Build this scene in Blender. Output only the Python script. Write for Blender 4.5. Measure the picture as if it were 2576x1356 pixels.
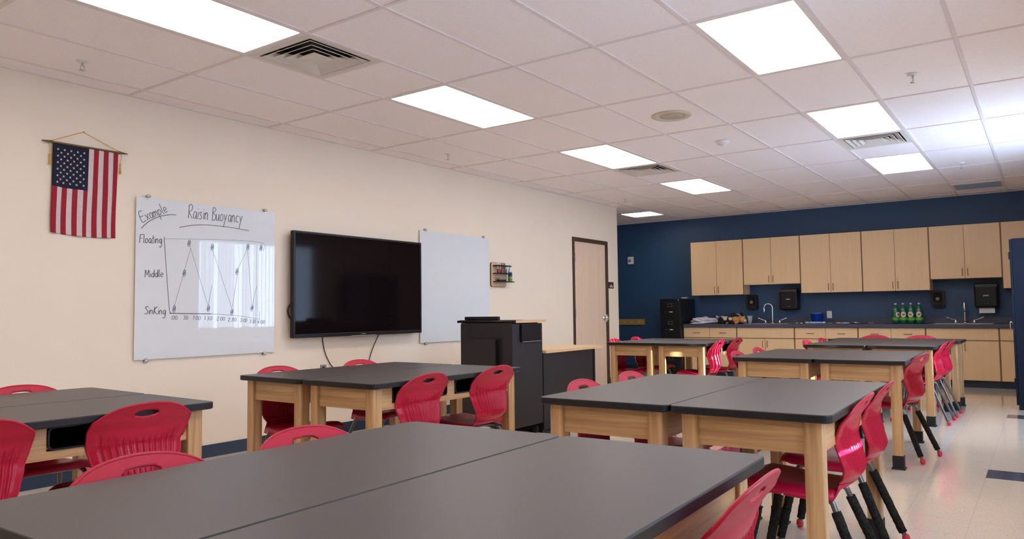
import bpy, bmesh, math, random
from math import pi, sin, cos, radians, sqrt, exp
from mathutils import Vector, Matrix, noise as mnoise

# ------------------------------------------------------------------ reset
for o in list(bpy.data.objects):
    bpy.data.objects.remove(o, do_unlink=True)
SC = bpy.context.scene
COL = SC.collection
random.seed(7)

# ------------------------------------------------------------------ room dimensions (metres)
H = 2.767                 # ceiling
XL, XR = -3.269, 2.66     # left (cream) wall, right (window) wall
YB, YF = 8.768, -6.2      # far blue wall, wall behind the camera
YC = 6.525                # where the cream wall ends in an outside corner
XA = -6.2                 # far end of the alcove behind that corner

# ------------------------------------------------------------------ camera
cam_d = bpy.data.cameras.new('camera')
cam = bpy.data.objects.new('camera', cam_d)
COL.objects.link(cam)
cam_d.sensor_fit = 'HORIZONTAL'
cam_d.sensor_width = 36.0
cam_d.lens = 1870.3 / 2576 * 36.0
cam_d.clip_start = 0.05
cam.matrix_world = (Matrix.Translation((2.208, -3.9924, 1.1315)) @ Matrix.Rotation(0.6217, 4, 'Z')
                    @ Matrix.Rotation(pi / 2 + 0.0566, 4, 'X') @ Matrix.Rotation(-0.012, 4, 'Z'))
SC.camera = cam

# ------------------------------------------------------------------ world, sun, exposure
SC.view_settings.view_transform = 'Standard'
SC.view_settings.look = 'None'
SC.view_settings.exposure = 0.35
SC.view_settings.gamma = 1.0
SC.view_settings.use_curve_mapping = False
SC.cycles.use_denoising = True
SC.cycles.max_bounces = 10
SC.cycles.diffuse_bounces = 6
SC.cycles.glossy_bounces = 4
SC.cycles.transmission_bounces = 6
SC.cycles.transparent_max_bounces = 8
SC.cycles.sample_clamp_indirect = 6.0
wd = bpy.data.worlds.new('sky')
SC.world = wd
wd.use_nodes = True
wd.node_tree.nodes['Background'].inputs[0].default_value = (0.55, 0.72, 1.0, 1)
wd.node_tree.nodes['Background'].inputs[1].default_value = 4.0
sun_d = bpy.data.lights.new('sun', 'SUN')
sun_d.energy = 48.0
sun_d.angle = radians(0.3)
sun_d.color = (1.0, 0.99, 0.97)
sun = bpy.data.objects.new('sun', sun_d)
COL.objects.link(sun)
sun.location = (9, 2, 5)
sun.rotation_euler = Vector((-1, 0.2, -0.305)).to_track_quat('-Z', 'Y').to_euler()
PANEL_L = 7.0             # radiance of the ceiling light diffusers
PANEL_C = (1.0, 0.925, 0.87)

# ------------------------------------------------------------------ materials
def lin(r, g, b):
    f = lambda c: c / 12.92 if c <= 0.04045 else ((c + 0.055) / 1.055) ** 2.4
    return (f(r / 255), f(g / 255), f(b / 255))

def mat(name, col, rough=0.5, metal=0.0, spec=0.5, var=0.06, vscale=8.0, bump=0.0, bscale=60.0, emit=None, estr=1.0, coat=0.0, trans=0.0):
    m = bpy.data.materials.new(name)
    m.use_nodes = True
    nt = m.node_tree
    b = nt.nodes['Principled BSDF']
    b.inputs['Roughness'].default_value = rough
    b.inputs['Metallic'].default_value = metal
    b.inputs['Specular IOR Level'].default_value = spec
    b.inputs['Coat Weight'].default_value = coat
    b.inputs['Transmission Weight'].default_value = trans
    tc = nt.nodes.new('ShaderNodeTexCoord')
    nz = nt.nodes.new('ShaderNodeTexNoise')
    nz.inputs['Scale'].default_value = vscale
    nz.inputs['Detail'].default_value = 4
    nt.links.new(tc.outputs['Object'], nz.inputs['Vector'])
    rp = nt.nodes.new('ShaderNodeValToRGB')
    rp.color_ramp.elements[0].position = 0.3
    rp.color_ramp.elements[1].position = 0.7
    rp.color_ramp.elements[0].color = (*[max(0, c * (1 - var)) for c in col], 1)
    rp.color_ramp.elements[1].color = (*[min(1, c * (1 + var)) for c in col], 1)
    nt.links.new(nz.outputs['Fac'], rp.inputs['Fac'])
    nt.links.new(rp.outputs['Color'], b.inputs['Base Color'])
    if bump:
        n2 = nt.nodes.new('ShaderNodeTexNoise')
        n2.inputs['Scale'].default_value = bscale
        n2.inputs['Detail'].default_value = 3
        nt.links.new(tc.outputs['Object'], n2.inputs['Vector'])
        bp = nt.nodes.new('ShaderNodeBump')
        bp.inputs['Strength'].default_value = bump
        bp.inputs['Distance'].default_value = 0.002
        nt.links.new(n2.outputs['Fac'], bp.inputs['Height'])
        nt.links.new(bp.outputs['Normal'], b.inputs['Normal'])
    if emit:
        b.inputs['Emission Color'].default_value = (*emit, 1)
        b.inputs['Emission Strength'].default_value = estr
    return m

def wood(name, c0, c1, axis, rough=0.42, scale=1.0, coat=0.15):
    """grain running along one object axis"""
    m = bpy.data.materials.new(name)
    m.use_nodes = True
    nt = m.node_tree
    b = nt.nodes['Principled BSDF']
    b.inputs['Roughness'].default_value = rough
    b.inputs['Coat Weight'].default_value = coat
    b.inputs['Coat Roughness'].default_value = 0.3
    tc = nt.nodes.new('ShaderNodeTexCoord')
    mp = nt.nodes.new('ShaderNodeMapping')
    s = [42.0 * scale] * 3
    s['XYZ'.index(axis)] = 1.6 * scale
    mp.inputs['Scale'].default_value = s
    nt.links.new(tc.outputs['Object'], mp.inputs['Vector'])
    nz = nt.nodes.new('ShaderNodeTexNoise')
    nz.inputs['Scale'].default_value = 1.0
    nz.inputs['Detail'].default_value = 6
    nz.inputs['Distortion'].default_value = 0.8
    nt.links.new(mp.outputs['Vector'], nz.inputs['Vector'])
    rp = nt.nodes.new('ShaderNodeValToRGB')
    rp.color_ramp.elements[0].position = 0.33
    rp.color_ramp.elements[1].position = 0.66
    rp.color_ramp.elements[0].color = (*c0, 1)
    rp.color_ramp.elements[1].color = (*c1, 1)
    nt.links.new(nz.outputs['Fac'], rp.inputs['Fac'])
    nt.links.new(rp.outputs['Color'], b.inputs['Base Color'])
    bp = nt.nodes.new('ShaderNodeBump')
    bp.inputs['Strength'].default_value = 0.08
    bp.inputs['Distance'].default_value = 0.001
    nt.links.new(nz.outputs['Fac'], bp.inputs['Height'])
    nt.links.new(bp.outputs['Normal'], b.inputs['Normal'])
    return m

M = {}
M['cream'] = mat('cream_wall_paint', (0.81, 0.71, 0.59), 0.5, var=0.015, vscale=2, bump=0.06, bscale=180)
M['blue'] = mat('navy_wall_paint', (0.023, 0.066, 0.145), 0.5, var=0.04, vscale=2, bump=0.06, bscale=180)
M['plain'] = mat('pale_wall_paint', (0.72, 0.66, 0.58), 0.6, var=0.02, vscale=2)
M['tile'] = mat('ceiling_tile', (0.90, 0.835, 0.83), 0.9, spec=0.2, var=0.03, vscale=90, bump=0.35, bscale=220)
M['tbar'] = mat('ceiling_grid_paint', (0.76, 0.69, 0.685), 0.6, spec=0.2, var=0.02)
M['base'] = mat('navy_vinyl_base', (0.012, 0.028, 0.06), 0.4, var=0.05)
M['diff'] = mat('light_diffuser', (0.9, 0.9, 0.9), 0.5, emit=PANEL_C, estr=PANEL_L)
M['fixture'] = mat('white_enamel', (0.75, 0.72, 0.70), 0.4, var=0.02)
M['vent'] = mat('diffuser_enamel', (0.66, 0.61, 0.55), 0.5, var=0.05)
M['ventdark'] = mat('duct_dark', (0.05, 0.05, 0.055), 0.7)
M['vent_grey'] = mat('return_grille_grey', (0.30, 0.36, 0.46), 0.5)
M['beige'] = mat('beige_speaker_paint', (0.60, 0.53, 0.42), 0.6)
M['speakergrille'] = mat('speaker_grille', (0.46, 0.41, 0.33), 0.7)
M['white'] = mat('white_plastic', (0.72, 0.72, 0.71), 0.4, var=0.02)
M['board'] = mat('white_glass_board', (0.70, 0.745, 0.79), 0.012, spec=0.6, var=0.01, coat=0.0)
M['ink'] = mat('dry_marker_ink', (0.07, 0.07, 0.085), 0.6)
M['inkblue'] = mat('dry_marker_ink_blue', (0.09, 0.10, 0.22), 0.6)
M['black'] = mat('black_plastic', (0.006, 0.006, 0.008), 0.35, spec=0.3, var=0.1)
M['charcoal'] = mat('charcoal_plastic', (0.035, 0.035, 0.040), 0.4)
M['blackmatt'] = mat('black_rubber', (0.006, 0.006, 0.007), 0.8, var=0.2)
M['screen'] = mat('television_screen', (0.007, 0.004, 0.005), 0.06, spec=0.13, var=0.02)
M['chrome'] = mat('chrome', (0.75, 0.76, 0.78), 0.15, metal=1.0, var=0.02)
M['steel'] = mat('brushed_steel', (0.55, 0.55, 0.56), 0.32, metal=1.0, var=0.05)
M['legsteel'] = mat('grey_steel_tube', (0.17, 0.17, 0.18), 0.38, metal=0.8, var=0.05)
M['handle'] = mat('dull_bronze_handle', (0.16, 0.115, 0.085), 0.4, metal=0.8, var=0.05)
M['bronze'] = mat('bronze_paint', (0.13, 0.10, 0.035), 0.4, metal=0.5)
M['cordbrown'] = mat('brown_cord', (0.05, 0.025, 0.015), 0.6)
M['cordyellow'] = mat('golden_cord', (0.75, 0.42, 0.04), 0.7)
M['red'] = mat('red_chair_plastic', (0.44, 0.004, 0.032), 0.40, spec=0.32, var=0.06, vscale=220, bump=0.25, bscale=420)
def red_back():
    m = mat('red_chair_back_plastic', (0.44, 0.004, 0.032), 0.4, spec=0.30, var=0.06, vscale=220, bump=0.2, bscale=420)
    nt = m.node_tree
    tc = nt.nodes.new('ShaderNodeTexCoord'); sp = nt.nodes.new('ShaderNodeSeparateXYZ')
    nt.links.new(tc.outputs['Object'], sp.inputs[0])
    mr = nt.nodes.new('ShaderNodeMapRange')
    for i, v in ((1, 0.63), (2, 0.68), (3, 0.27), (4, 0.46)): mr.inputs[i].default_value = v
    nt.links.new(sp.outputs['Z'], mr.inputs[0])
    nt.links.new(mr.outputs[0], nt.nodes['Principled BSDF'].inputs['Roughness'])
    return m
M['redback'] = red_back()
M['glide'] = mat('red_glide_plastic', (0.62, 0.03, 0.06), 0.5)
M['foam'] = mat('dark_foam_sleeve', (0.022, 0.021, 0.018), 0.95, spec=0.1, var=0.5, vscale=90, bump=1.0, bscale=160)
M['top'] = mat('black_laminate', (0.052, 0.044, 0.045), 0.42, spec=0.5, var=0.10, vscale=160, bump=0.05, bscale=500)
M['topedge'] = mat('black_table_edge', (0.006, 0.005, 0.007), 0.5, spec=0.4, var=0.1)
M['frame_dk'] = mat('dark_brown_door_frame', (0.055, 0.030, 0.018), 0.4, var=0.1)
M['darkpanel'] = wood('black_wood_laminate', (0.006, 0.0045, 0.006), (0.011, 0.008, 0.010), 'Z', 0.5, 1.2, 0.0)
OAK0, OAK1 = (0.37, 0.195, 0.075), (0.60, 0.37, 0.175)
M['oak_x'] = wood('oak_grain_x', OAK0, OAK1, 'X')
M['oak_y'] = wood('oak_grain_y', OAK0, OAK1, 'Y')
M['oak_z'] = wood('oak_grain_z', OAK0, OAK1, 'Z')
M['maple'] = wood('maple_laminate', (0.80, 0.545, 0.30), (0.83, 0.57, 0.32), 'Z', 0.4, 0.7, 0.1)
M['mapleedge'] = wood('maple_edge_band', (0.20, 0.09, 0.018), (0.25, 0.12, 0.028), 'Z', 0.5, 1.0)
M['mapletop'] = wood('maple_worktop', (0.66, 0.44, 0.24), (0.74, 0.51, 0.29), 'Y', 0.35, 0.8)
M['birch'] = wood('birch_door_veneer', (0.70, 0.53, 0.40), (0.75, 0.58, 0.45), 'Z', 0.35, 0.35)
M['counter'] = mat('slate_blue_laminate', (0.055, 0.060, 0.10), 0.35, var=0.25, vscale=300)
M['navycab'] = mat('navy_cabinet_enamel', (0.002, 0.007, 0.021), 0.35, spec=0.25, var=0.05)
M['filecab'] = mat('black_cabinet_enamel', (0.006, 0.006, 0.007), 0.4, var=0.1)
M['bucket'] = mat('blue_bucket_plastic', (0.010, 0.060, 0.42), 0.35)
M['paper'] = mat('white_paper', (0.75, 0.74, 0.76), 0.8, var=0.03)
M['bottle'] = mat('green_bottle_plastic', (0.006, 0.13, 0.055), 0.12, spec=0.6, coat=0.4)
M['label_green'] = mat('lime_label_band', (0.12, 0.42, 0.03), 0.4)
M['label_white'] = mat('white_label_oval', (0.70, 0.66, 0.58), 0.5)
M['label_red'] = mat('red_label_mark', (0.50, 0.06, 0.05), 0.5)
M['plush_w'] = mat('cream_plush', (0.72, 0.62, 0.50), 0.95, bump=1.0, bscale=120)
M['plush_b'] = mat('black_plush', (0.015, 0.010, 0.010), 0.95, bump=1.0, bscale=120)
M['plush_o'] = mat('tan_plush', (0.62, 0.30, 0.09), 0.95, bump=1.0, bscale=120)
M['plush_p'] = mat('lilac_plush', (0.26, 0.19, 0.50), 0.95, bump=1.0, bscale=120)
M['bag'] = mat('white_plastic_bag', (0.66, 0.62, 0.68), 0.4, var=0.08, bump=0.6, bscale=30)
M['cup'] = mat('clear_cup_plastic', (0.42, 0.45, 0.48), 0.2, var=0.1)
M['ice'] = mat('pale_blue_scraps', (0.50, 0.62, 0.85), 0.4)
M['yellow'] = mat('golden_wood_strip', (0.42, 0.25, 0.06), 0.5)
M['flagred'] = mat('flag_red_cloth', lin(150, 12, 40), 0.8, var=0.06, vscale=40)
M['flagwhite'] = mat('flag_white_cloth', (0.62, 0.52, 0.52), 0.8, var=0.04, vscale=40)
M['flagblue'] = mat('flag_blue_cloth', (0.006, 0.009, 0.030), 0.9, var=0.1, vscale=40)
M['grey'] = mat('grey_plastic', (0.22, 0.22, 0.22), 0.5)
M['mk_red'] = mat('marker_red', (0.5, 0.04, 0.04), 0.4)
M['mk_brown'] = mat('marker_brown', (0.13, 0.05, 0.03), 0.4)
M['mk_green'] = mat('marker_green', (0.03, 0.24, 0.16), 0.4)
M['mk_blue'] = mat('marker_blue', (0.02, 0.08, 0.35), 0.4)
M['sign'] = mat('dark_brown_sign', (0.035, 0.012, 0.016), 0.5)
M['birchply'] = wood('pale_plywood', (0.62, 0.41, 0.24), (0.70, 0.48, 0.30), 'Z', 0.5, 0.8)

def floor_material():
    m = bpy.data.materials.new('speckled_vinyl_floor_tile')
    m.use_nodes = True
    nt = m.node_tree
    N = nt.nodes.new
    Lk = nt.links.new
    b = nt.nodes['Principled BSDF']
    b.inputs['Roughness'].default_value = 0.14
    b.inputs['Coat Weight'].default_value = 0.6
    b.inputs['Coat Roughness'].default_value = 0.08
    tc = N('ShaderNodeTexCoord')
    sep = N('ShaderNodeSeparateXYZ')
    Lk(tc.outputs['Object'], sep.inputs[0])
    def math_(op, a, bb=None, c=None):
        n = N('ShaderNodeMath'); n.operation = op
        for i, v in enumerate((a, bb, c)):
            if v is None: continue
            if isinstance(v, (int, float)): n.inputs[i].default_value = v
            else: Lk(v, n.inputs[i])
        return n.outputs[0]
    nz = N('ShaderNodeTexNoise'); nz.inputs['Scale'].default_value = 110; nz.inputs['Detail'].default_value = 4
    Lk(tc.outputs['Object'], nz.inputs['Vector'])
    rp = N('ShaderNodeValToRGB')
    e = rp.color_ramp.elements
    e[0].position = 0.30; e[0].color = (0.60, 0.51, 0.41, 1)
    e[1].position = 0.46; e[1].color = (0.80, 0.715, 0.61, 1)
    Lk(nz.outputs['Fac'], rp.inputs['Fac'])
    ra = N('ShaderNodeValToRGB')
    e = ra.color_ramp.elements
    e[0].position = 0.3; e[0].color = (0.045, 0.058, 0.11, 1)
    e[1].position = 0.6; e[1].color = (0.085, 0.105, 0.18, 1)
    Lk(nz.outputs['Fac'], ra.inputs['Fac'])
    # slate accent tiles: 0.305 m squares, every 1.83 m across and every 3.2 m along the room
    fx = math_('FLOORED_MODULO', math_('SUBTRACT', sep.outputs['X'], 1.835), 1.83)
    fy = math_('FLOORED_MODULO', math_('SUBTRACT', sep.outputs['Y'], 1.86), 3.2)
    acc = math_('MULTIPLY', math_('LESS_THAN', fx, 0.305), math_('LESS_THAN', fy, 0.305))
    mx = N('ShaderNodeMixRGB')
    Lk(acc, mx.inputs['Fac']); Lk(rp.outputs['Color'], mx.inputs[1]); Lk(ra.outputs['Color'], mx.inputs[2])
    # thin joints
    jx = math_('LESS_THAN', math_('FLOORED_MODULO', math_('SUBTRACT', sep.outputs['X'], 1.835), 0.305), 0.003)
    jy = math_('LESS_THAN', math_('FLOORED_MODULO', math_('SUBTRACT', sep.outputs['Y'], 1.86), 0.305), 0.003)
    j = math_('MULTIPLY', math_('MAXIMUM', jx, jy), 0.35)
    m2 = N('ShaderNodeMixRGB')
    Lk(j, m2.inputs['Fac']); Lk(mx.outputs['Color'], m2.inputs[1]); m2.inputs[2].default_value = (0.40, 0.33, 0.26, 1)
    Lk(m2.outputs['Color'], b.inputs['Base Color'])
    n3 = N('ShaderNodeTexNoise'); n3.inputs['Scale'].default_value = 5
    Lk(tc.outputs['Object'], n3.inputs['Vector'])
    bp = N('ShaderNodeBump'); bp.inputs['Strength'].default_value = 0.06; bp.inputs['Distance'].default_value = 0.01
    Lk(n3.outputs['Fac'], bp.inputs['Height']); Lk(bp.outputs['Normal'], b.inputs['Normal'])
    return m
M['floor'] = floor_material()

def blind_material():
    m = bpy.data.materials.new('white_fabric_vane')
    m.use_nodes = True
    nt = m.node_tree
    nt.nodes.remove(nt.nodes['Principled BSDF'])
    d = nt.nodes.new('ShaderNodeBsdfDiffuse'); d.inputs[0].default_value = (0.86, 0.88, 0.92, 1)
    t = nt.nodes.new('ShaderNodeBsdfTranslucent'); t.inputs[0].default_value = (0.60, 0.74, 1.0, 1)  # blue of the daylight is put into the colour the vanes let through
    mx = nt.nodes.new('ShaderNodeMixShader'); mx.inputs[0].default_value = 0.5
    nt.links.new(d.outputs[0], mx.inputs[1]); nt.links.new(t.outputs[0], mx.inputs[2])
    nt.links.new(mx.outputs[0], nt.nodes['Material Output'].inputs[0])
    return m
M['vane'] = blind_material()

def glass_material():
    m = bpy.data.materials.new('window_glass')
    m.use_nodes = True
    nt = m.node_tree
    nt.nodes.remove(nt.nodes['Principled BSDF'])
    t = nt.nodes.new('ShaderNodeBsdfTransparent'); t.inputs[0].default_value = (0.93, 0.96, 0.95, 1)
    g = nt.nodes.new('ShaderNodeBsdfGlossy'); g.inputs['Roughness'].default_value = 0.02
    mx = nt.nodes.new('ShaderNodeMixShader'); mx.inputs[0].default_value = 0.06
    nt.links.new(t.outputs[0], mx.inputs[1]); nt.links.new(g.outputs[0], mx.inputs[2])
    nt.links.new(mx.outputs[0], nt.nodes['Material Output'].inputs[0])
    return m
M['glass'] = glass_material()

# ------------------------------------------------------------------ mesh helpers
class MB:
    """collects shapes and links them as one mesh object"""
    def __init__(s): s.bm = bmesh.new()
    def box(s, x0, x1, y0, y1, z0, z1, bev=0.0, seg=2, mi=0):
        r = bmesh.ops.create_cube(s.bm, size=1.0)
        vs = r['verts']
        for v in vs:
            v.co = Vector(((x0 + x1) / 2 + v.co.x * (x1 - x0), (y0 + y1) / 2 + v.co.y * (y1 - y0), (z0 + z1) / 2 + v.co.z * (z1 - z0)))
        fs = set(f for v in vs for f in v.link_faces)
        for f in fs: f.material_index = mi
        if bev:
            es = list(set(e for v in vs for e in v.link_edges))
            rr = bmesh.ops.bevel(s.bm, geom=es, offset=bev, segments=seg, affect='EDGES', profile=0.5)
            for f in rr['faces']: f.material_index = mi
        return s
    def prism(s, pts, axis, a, b, mi=0):
        """closed outline pts (2D) extruded along axis from a to b"""
        def P(p, t):
            return {'X': (t, p[0], p[1]), 'Y': (p[0], t, p[1]), 'Z': (p[0], p[1], t)}[axis]
        v0 = [s.bm.verts.new(P(p, a)) for p in pts]
        v1 = [s.bm.verts.new(P(p, b)) for p in pts]
        n = len(pts)
        fs = [s.bm.faces.new(v0[::-1]), s.bm.faces.new(v1)]
        for i in range(n):
            fs.append(s.bm.faces.new((v0[i], v0[(i + 1) % n], v1[(i + 1) % n], v1[i])))
        for f in fs: f.material_index = mi
        return s
    def tube(s, path, r, n=10, cap=True, mi=0):
        """round bar swept along a path; r is a number or one radius per point"""
        P = [Vector(p) for p in path]
        R = r if isinstance(r, (list, tuple)) else [r] * len(P)
        rings = []
        up = None
        for i, p in enumerate(P):
            t = (P[min(i + 1, len(P) - 1)] - P[max(i - 1, 0)]).normalized()
            if up is None:
                up = t.orthogonal().normalized()
            else:
                up = (up - t * up.dot(t))
                up = up.normalized() if up.length > 1e-6 else t.orthogonal().normalized()
            w = t.cross(up)
            rings.append([s.bm.verts.new(p + (up * cos(2 * pi * k / n) + w * sin(2 * pi * k / n)) * R[i]) for k in range(n)])
        for a, b in zip(rings, rings[1:]):
            for k in range(n):
                f = s.bm.faces.new((a[k], a[(k + 1) % n], b[(k + 1) % n], b[k])); f.smooth = True; f.material_index = mi
        if cap:
            for f in (s.bm.faces.new(rings[0][::-1]), s.bm.faces.new(rings[-1])): f.material_index = mi
        return s
    def lathe(s, prof, c=(0, 0, 0), n=24, axis='Z', mi=0):
        """(radius, height) profile turned about an axis through c"""
        c = Vector(c)
        def P(r, h, a):
            if axis == 'Z': return c + Vector((r * cos(a), r * sin(a), h))
            if axis == 'X': return c + Vector((h, r * cos(a), r * sin(a)))
            return c + Vector((r * sin(a), h, r * cos(a)))
        rings = []
        for r, h in prof:
            if r < 1e-5: rings.append([s.bm.verts.new(P(0, h, 0))])
            else: rings.append([s.bm.verts.new(P(r, h, 2 * pi * k / n)) for k in range(n)])
        for a, b in zip(rings, rings[1:]):
            for k in range(n):
                k2 = (k + 1) % n
                if len(a) == 1 and len(b) == 1: continue
                if len(a) == 1: f = s.bm.faces.new((a[0], b[k], b[k2]))
                elif len(b) == 1: f = s.bm.faces.new((a[k], b[0], a[k2]))
                else: f = s.bm.faces.new((a[k], b[k], b[k2], a[k2]))
                f.smooth = True; f.material_index = mi
        if len(rings[0]) > 1: s.bm.faces.new(rings[0]).material_index = mi
        if len(rings[-1]) > 1: s.bm.faces.new(rings[-1][::-1]).material_index = mi
        return s
    def blob(s, c, r, seed=0, amp=0.15, fr=2.0, sub=3, mi=0):
        """lumpy ellipsoid"""
        q = bmesh.ops.create_icosphere(s.bm, subdivisions=sub, radius=1.0)
        for v in q['verts']:
            d = 1 + amp * mnoise.noise(v.co * fr + Vector((seed * 3.1, seed * 1.7, seed)))
            v.co = Vector((c[0] + v.co.x * r[0] * d, c[1] + v.co.y * r[1] * d, max(0.0, c[2] + v.co.z * r[2] * d)))
        for f in set(f for v in q['verts'] for f in v.link_faces): f.smooth = True; f.material_index = mi
        return s
    def obj(s, name, m, parent=None, loc=None, rot=None):
        me = bpy.data.meshes.new(name)
        bmesh.ops.recalc_face_normals(s.bm, faces=s.bm.faces)
        s.bm.to_mesh(me); s.bm.free()
        for mm in (m if isinstance(m, (list, tuple)) else [m]): me.materials.append(mm)
        o = bpy.data.objects.new(name, me)
        COL.objects.link(o)
        if parent: o.parent = parent
        if loc: o.location = loc
        if rot: o.rotation_euler = rot
        return o

def box(name, m, parent, x0, x1, y0, y1, z0, z1, bev=0.0, seg=2):
    return MB().box(x0, x1, y0, y1, z0, z1, bev, seg).obj(name, m, parent)

def tag(o, label, cat, group=None, kind=None):
    if label: o['label'] = label
    if cat: o['category'] = cat
    if group: o['group'] = group
    if kind: o['kind'] = kind
    return o

def thing(name, label, cat, loc=(0, 0, 0), rz=0.0, group=None, kind=None):
    o = bpy.data.objects.new(name, None)
    o.empty_display_size = 0.1
    COL.objects.link(o)
    o.location = loc
    o.rotation_euler = (0, 0, rz)
    return tag(o, label, cat, group, kind)

def structure(o):
    o['kind'] = 'structure'
    return o

def dup(root, loc, rz, label):
    r = root.copy(); COL.objects.link(r)
    r.location = loc; r.rotation_euler = (0, 0, rz); r['label'] = label
    for ch in root.children:
        c = ch.copy(); COL.objects.link(c); c.parent = r
        for g in ch.children:
            d = g.copy(); COL.objects.link(d); d.parent = c
    return r

def smooth_path(pts, k=6):
    """Catmull-Rom through the points"""
    P = [Vector(p) for p in pts]
    out = []
    for i in range(len(P) - 1):
        p0, p1, p2, p3 = P[max(i - 1, 0)], P[i], P[i + 1], P[min(i + 2, len(P) - 1)]
        for j in range(k):
            t = j / k
            out.append(0.5 * ((2 * p1) + (p2 - p0) * t + (2 * p0 - 5 * p1 + 4 * p2 - p3) * t * t + (3 * p1 - p0 - 3 * p2 + p3) * t ** 3))
    out.append(P[-1])
    return out

def lerp_tab(tab, x):
    if x <= tab[0][0]: return tab[0][1]
    for (a, b), (c, d) in zip(tab, tab[1:]):
        if x <= c:
            t = (x - a) / (c - a)
            t = t * t * (3 - 2 * t) * 0.35 + t * 0.65
            return b + (d - b) * t
    return tab[-1][1]

def rrect(w, h, r, n=5, cx=0.0, cy=0.0):
    pts = []
    for (sx, sy, a0) in ((1, 1, 0), (-1, 1, 90), (-1, -1, 180), (1, -1, 270)):
        for k in range(n + 1):
            a = radians(a0 + 90 * k / n)
            pts.append((cx + sx * (w / 2 - r) + r * cos(a), cy + sy * (h / 2 - r) + r * sin(a)))
    return pts

# ================================================================== THE SETTING
structure(MB().box(XA, XR + 0.15, YF - 0.15, YB + 0.15, -0.12, 0.0).obj('floor', M['floor']))
# cream wall with the doorway cut out
HW = H + 0.16              # walls run up past the hung ceiling
D0, D1, DT = 5.133, 6.185, 2.195
b = MB()
b.box(XL - 0.15, XL, YF, D0, 0, HW)
b.box(XL - 0.15, XL, D1, YC, 0, HW)
b.box(XL - 0.15, XL, D0, D1, DT, HW)
structure(b.obj('wall_left', M['cream']))
structure(MB().box(XA - 0.15, XR + 0.15, YB, YB + 0.15, 0, HW).obj('wall_back', M['blue']))
structure(MB().box(XL, XR + 0.15, YF - 0.15, YF, 0, HW).obj('wall_front', M['plain']))
structure(MB().box(XA - 0.15, XA, YC - 2.0, YB, 0, HW).obj('wall_alcove', M['blue']))
structure(MB().box(XA, XL - 0.15, YC - 2.15, YC - 2.0, 0, HW).obj('wall_recess', M['cream']))
# right wall with two window openings
WIN = [(-2.05, -0.66), (2.95, 5.25)]
WZ0, WZ1 = 0.90, 2.45
b = MB()
b.box(XR, XR + 0.15, YF, YB, 0, WZ0)
b.box(XR, XR + 0.15, YF, YB, WZ1, HW)
ys = [YF] + [y for w in WIN for y in w] + [YB]
for i in range(0, len(ys), 2):
    b.box(XR, XR + 0.15, ys[i], ys[i + 1], WZ0, WZ1)
structure(b.obj('wall_right', M['cream']))
for i, (y0, y1) in enumerate(WIN):
    w = MB()
    for (a, c, d, e) in ((y0, y0 + 0.05, WZ0, WZ1), (y1 - 0.05, y1, WZ0, WZ1), (y0 + 0.05, y1 - 0.05, WZ0, WZ0 + 0.03),
                         (y0 + 0.05, y1 - 0.05, WZ1 - 0.05, WZ1), ((y0 + y1) / 2 - 0.02, (y0 + y1) / 2 + 0.02, WZ0 + 0.03, WZ1 - 0.05)):
        w.box(XR + 0.10, XR + 0.14, a, c, d, e)
    wo = structure(w.obj('window_%d' % (i + 1), M['frame_dk']))
    MB().box(XR + 0.117, XR + 0.121, y0 + 0.05, y1 - 0.05, WZ0 + 0.03, WZ1 - 0.05).obj('pane', M['glass'], wo)
    bl = thing('vertical_blind', 'white vertical blind drawn across the %s window of the right wall' % ('near', 'far')[i], 'blind', (XR + 0.045, (y0 + y1) / 2, 0))
    MB().box(-0.02, 0.02, (y0 - y1) / 2 + 0.005, (y1 - y0) / 2 - 0.005, WZ1 - 0.045, WZ1 - 0.002).obj('head_rail', M['white'], bl)
    v = MB()
    n = round((y1 - y0 - 0.08) / 0.078) + 1
    st_v = (y1 - y0 - 0.092) / (n - 1)
    for k in range(n):
        yy = y0 + 0.046 + k * st_v - (y0 + y1) / 2
        ang = radians(14)
        if i == 1 and k in (1, 2, 3, 5, 6, 7, 8, 11, 12): ang = radians(62)
        dx, dy = 0.0445 * sin(ang), 0.0445 * cos(ang)
        zb = (0.930 if yy + (y0 + y1) / 2 > -1.17 else 0.902) if i == 0 else 0.91
        q = [v.bm.verts.new(p) for p in ((-dx, yy - dy, zb), (dx, yy + dy, zb), (dx, yy + dy, WZ1 - 0.045), (-dx, yy - dy, WZ1 - 0.045))]
        v.bm.faces.new(q)
    v.obj('vane', M['vane'], bl)

# ceiling: lay-in tiles (0.61 x 1.22 m) with the light and vent cells left out, and the grid bars
U = 0.6096
LIGHTS = [(i, j) for j in (-2, -1, 0, 1, 2) for i in (-3, 1)]       # fixtures 1 cell wide, one 4 ft cell every 8 ft
def gx(i): return i * U
cells_light = [(gx(i), gx(i) + U, j * 4 * U, j * 4 * U + 2 * U) for i, j in LIGHTS]
cells_light.append((gx(-6), gx(-5), 12 * U, 13 * U))
VENTS = [(-3, -2 * U), (-3, 6 * U), (1, 6 * U)]                      # 2x2 ft diffusers
cells_vent = [(gx(i), gx(i) + U, y, y + U) for i, y in VENTS]
RET = (gx(2), gx(3), 12.4 * U, 13.4 * U)
gap = cells_light + cells_vent + [RET]
xs = sorted(set([XA, XL - 0.0, XR] + [gx(i) for i in range(-10, 5)]))
xs = [x for x in xs if XA <= x <= XR + 1e-6]
ysg = sorted(set([YF, YB] + [k * U for k in range(-10, 15)] + [12.4 * U, 13.4 * U]))
ysg = [y for y in ysg if YF <= y <= YB]
b = MB()
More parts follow.
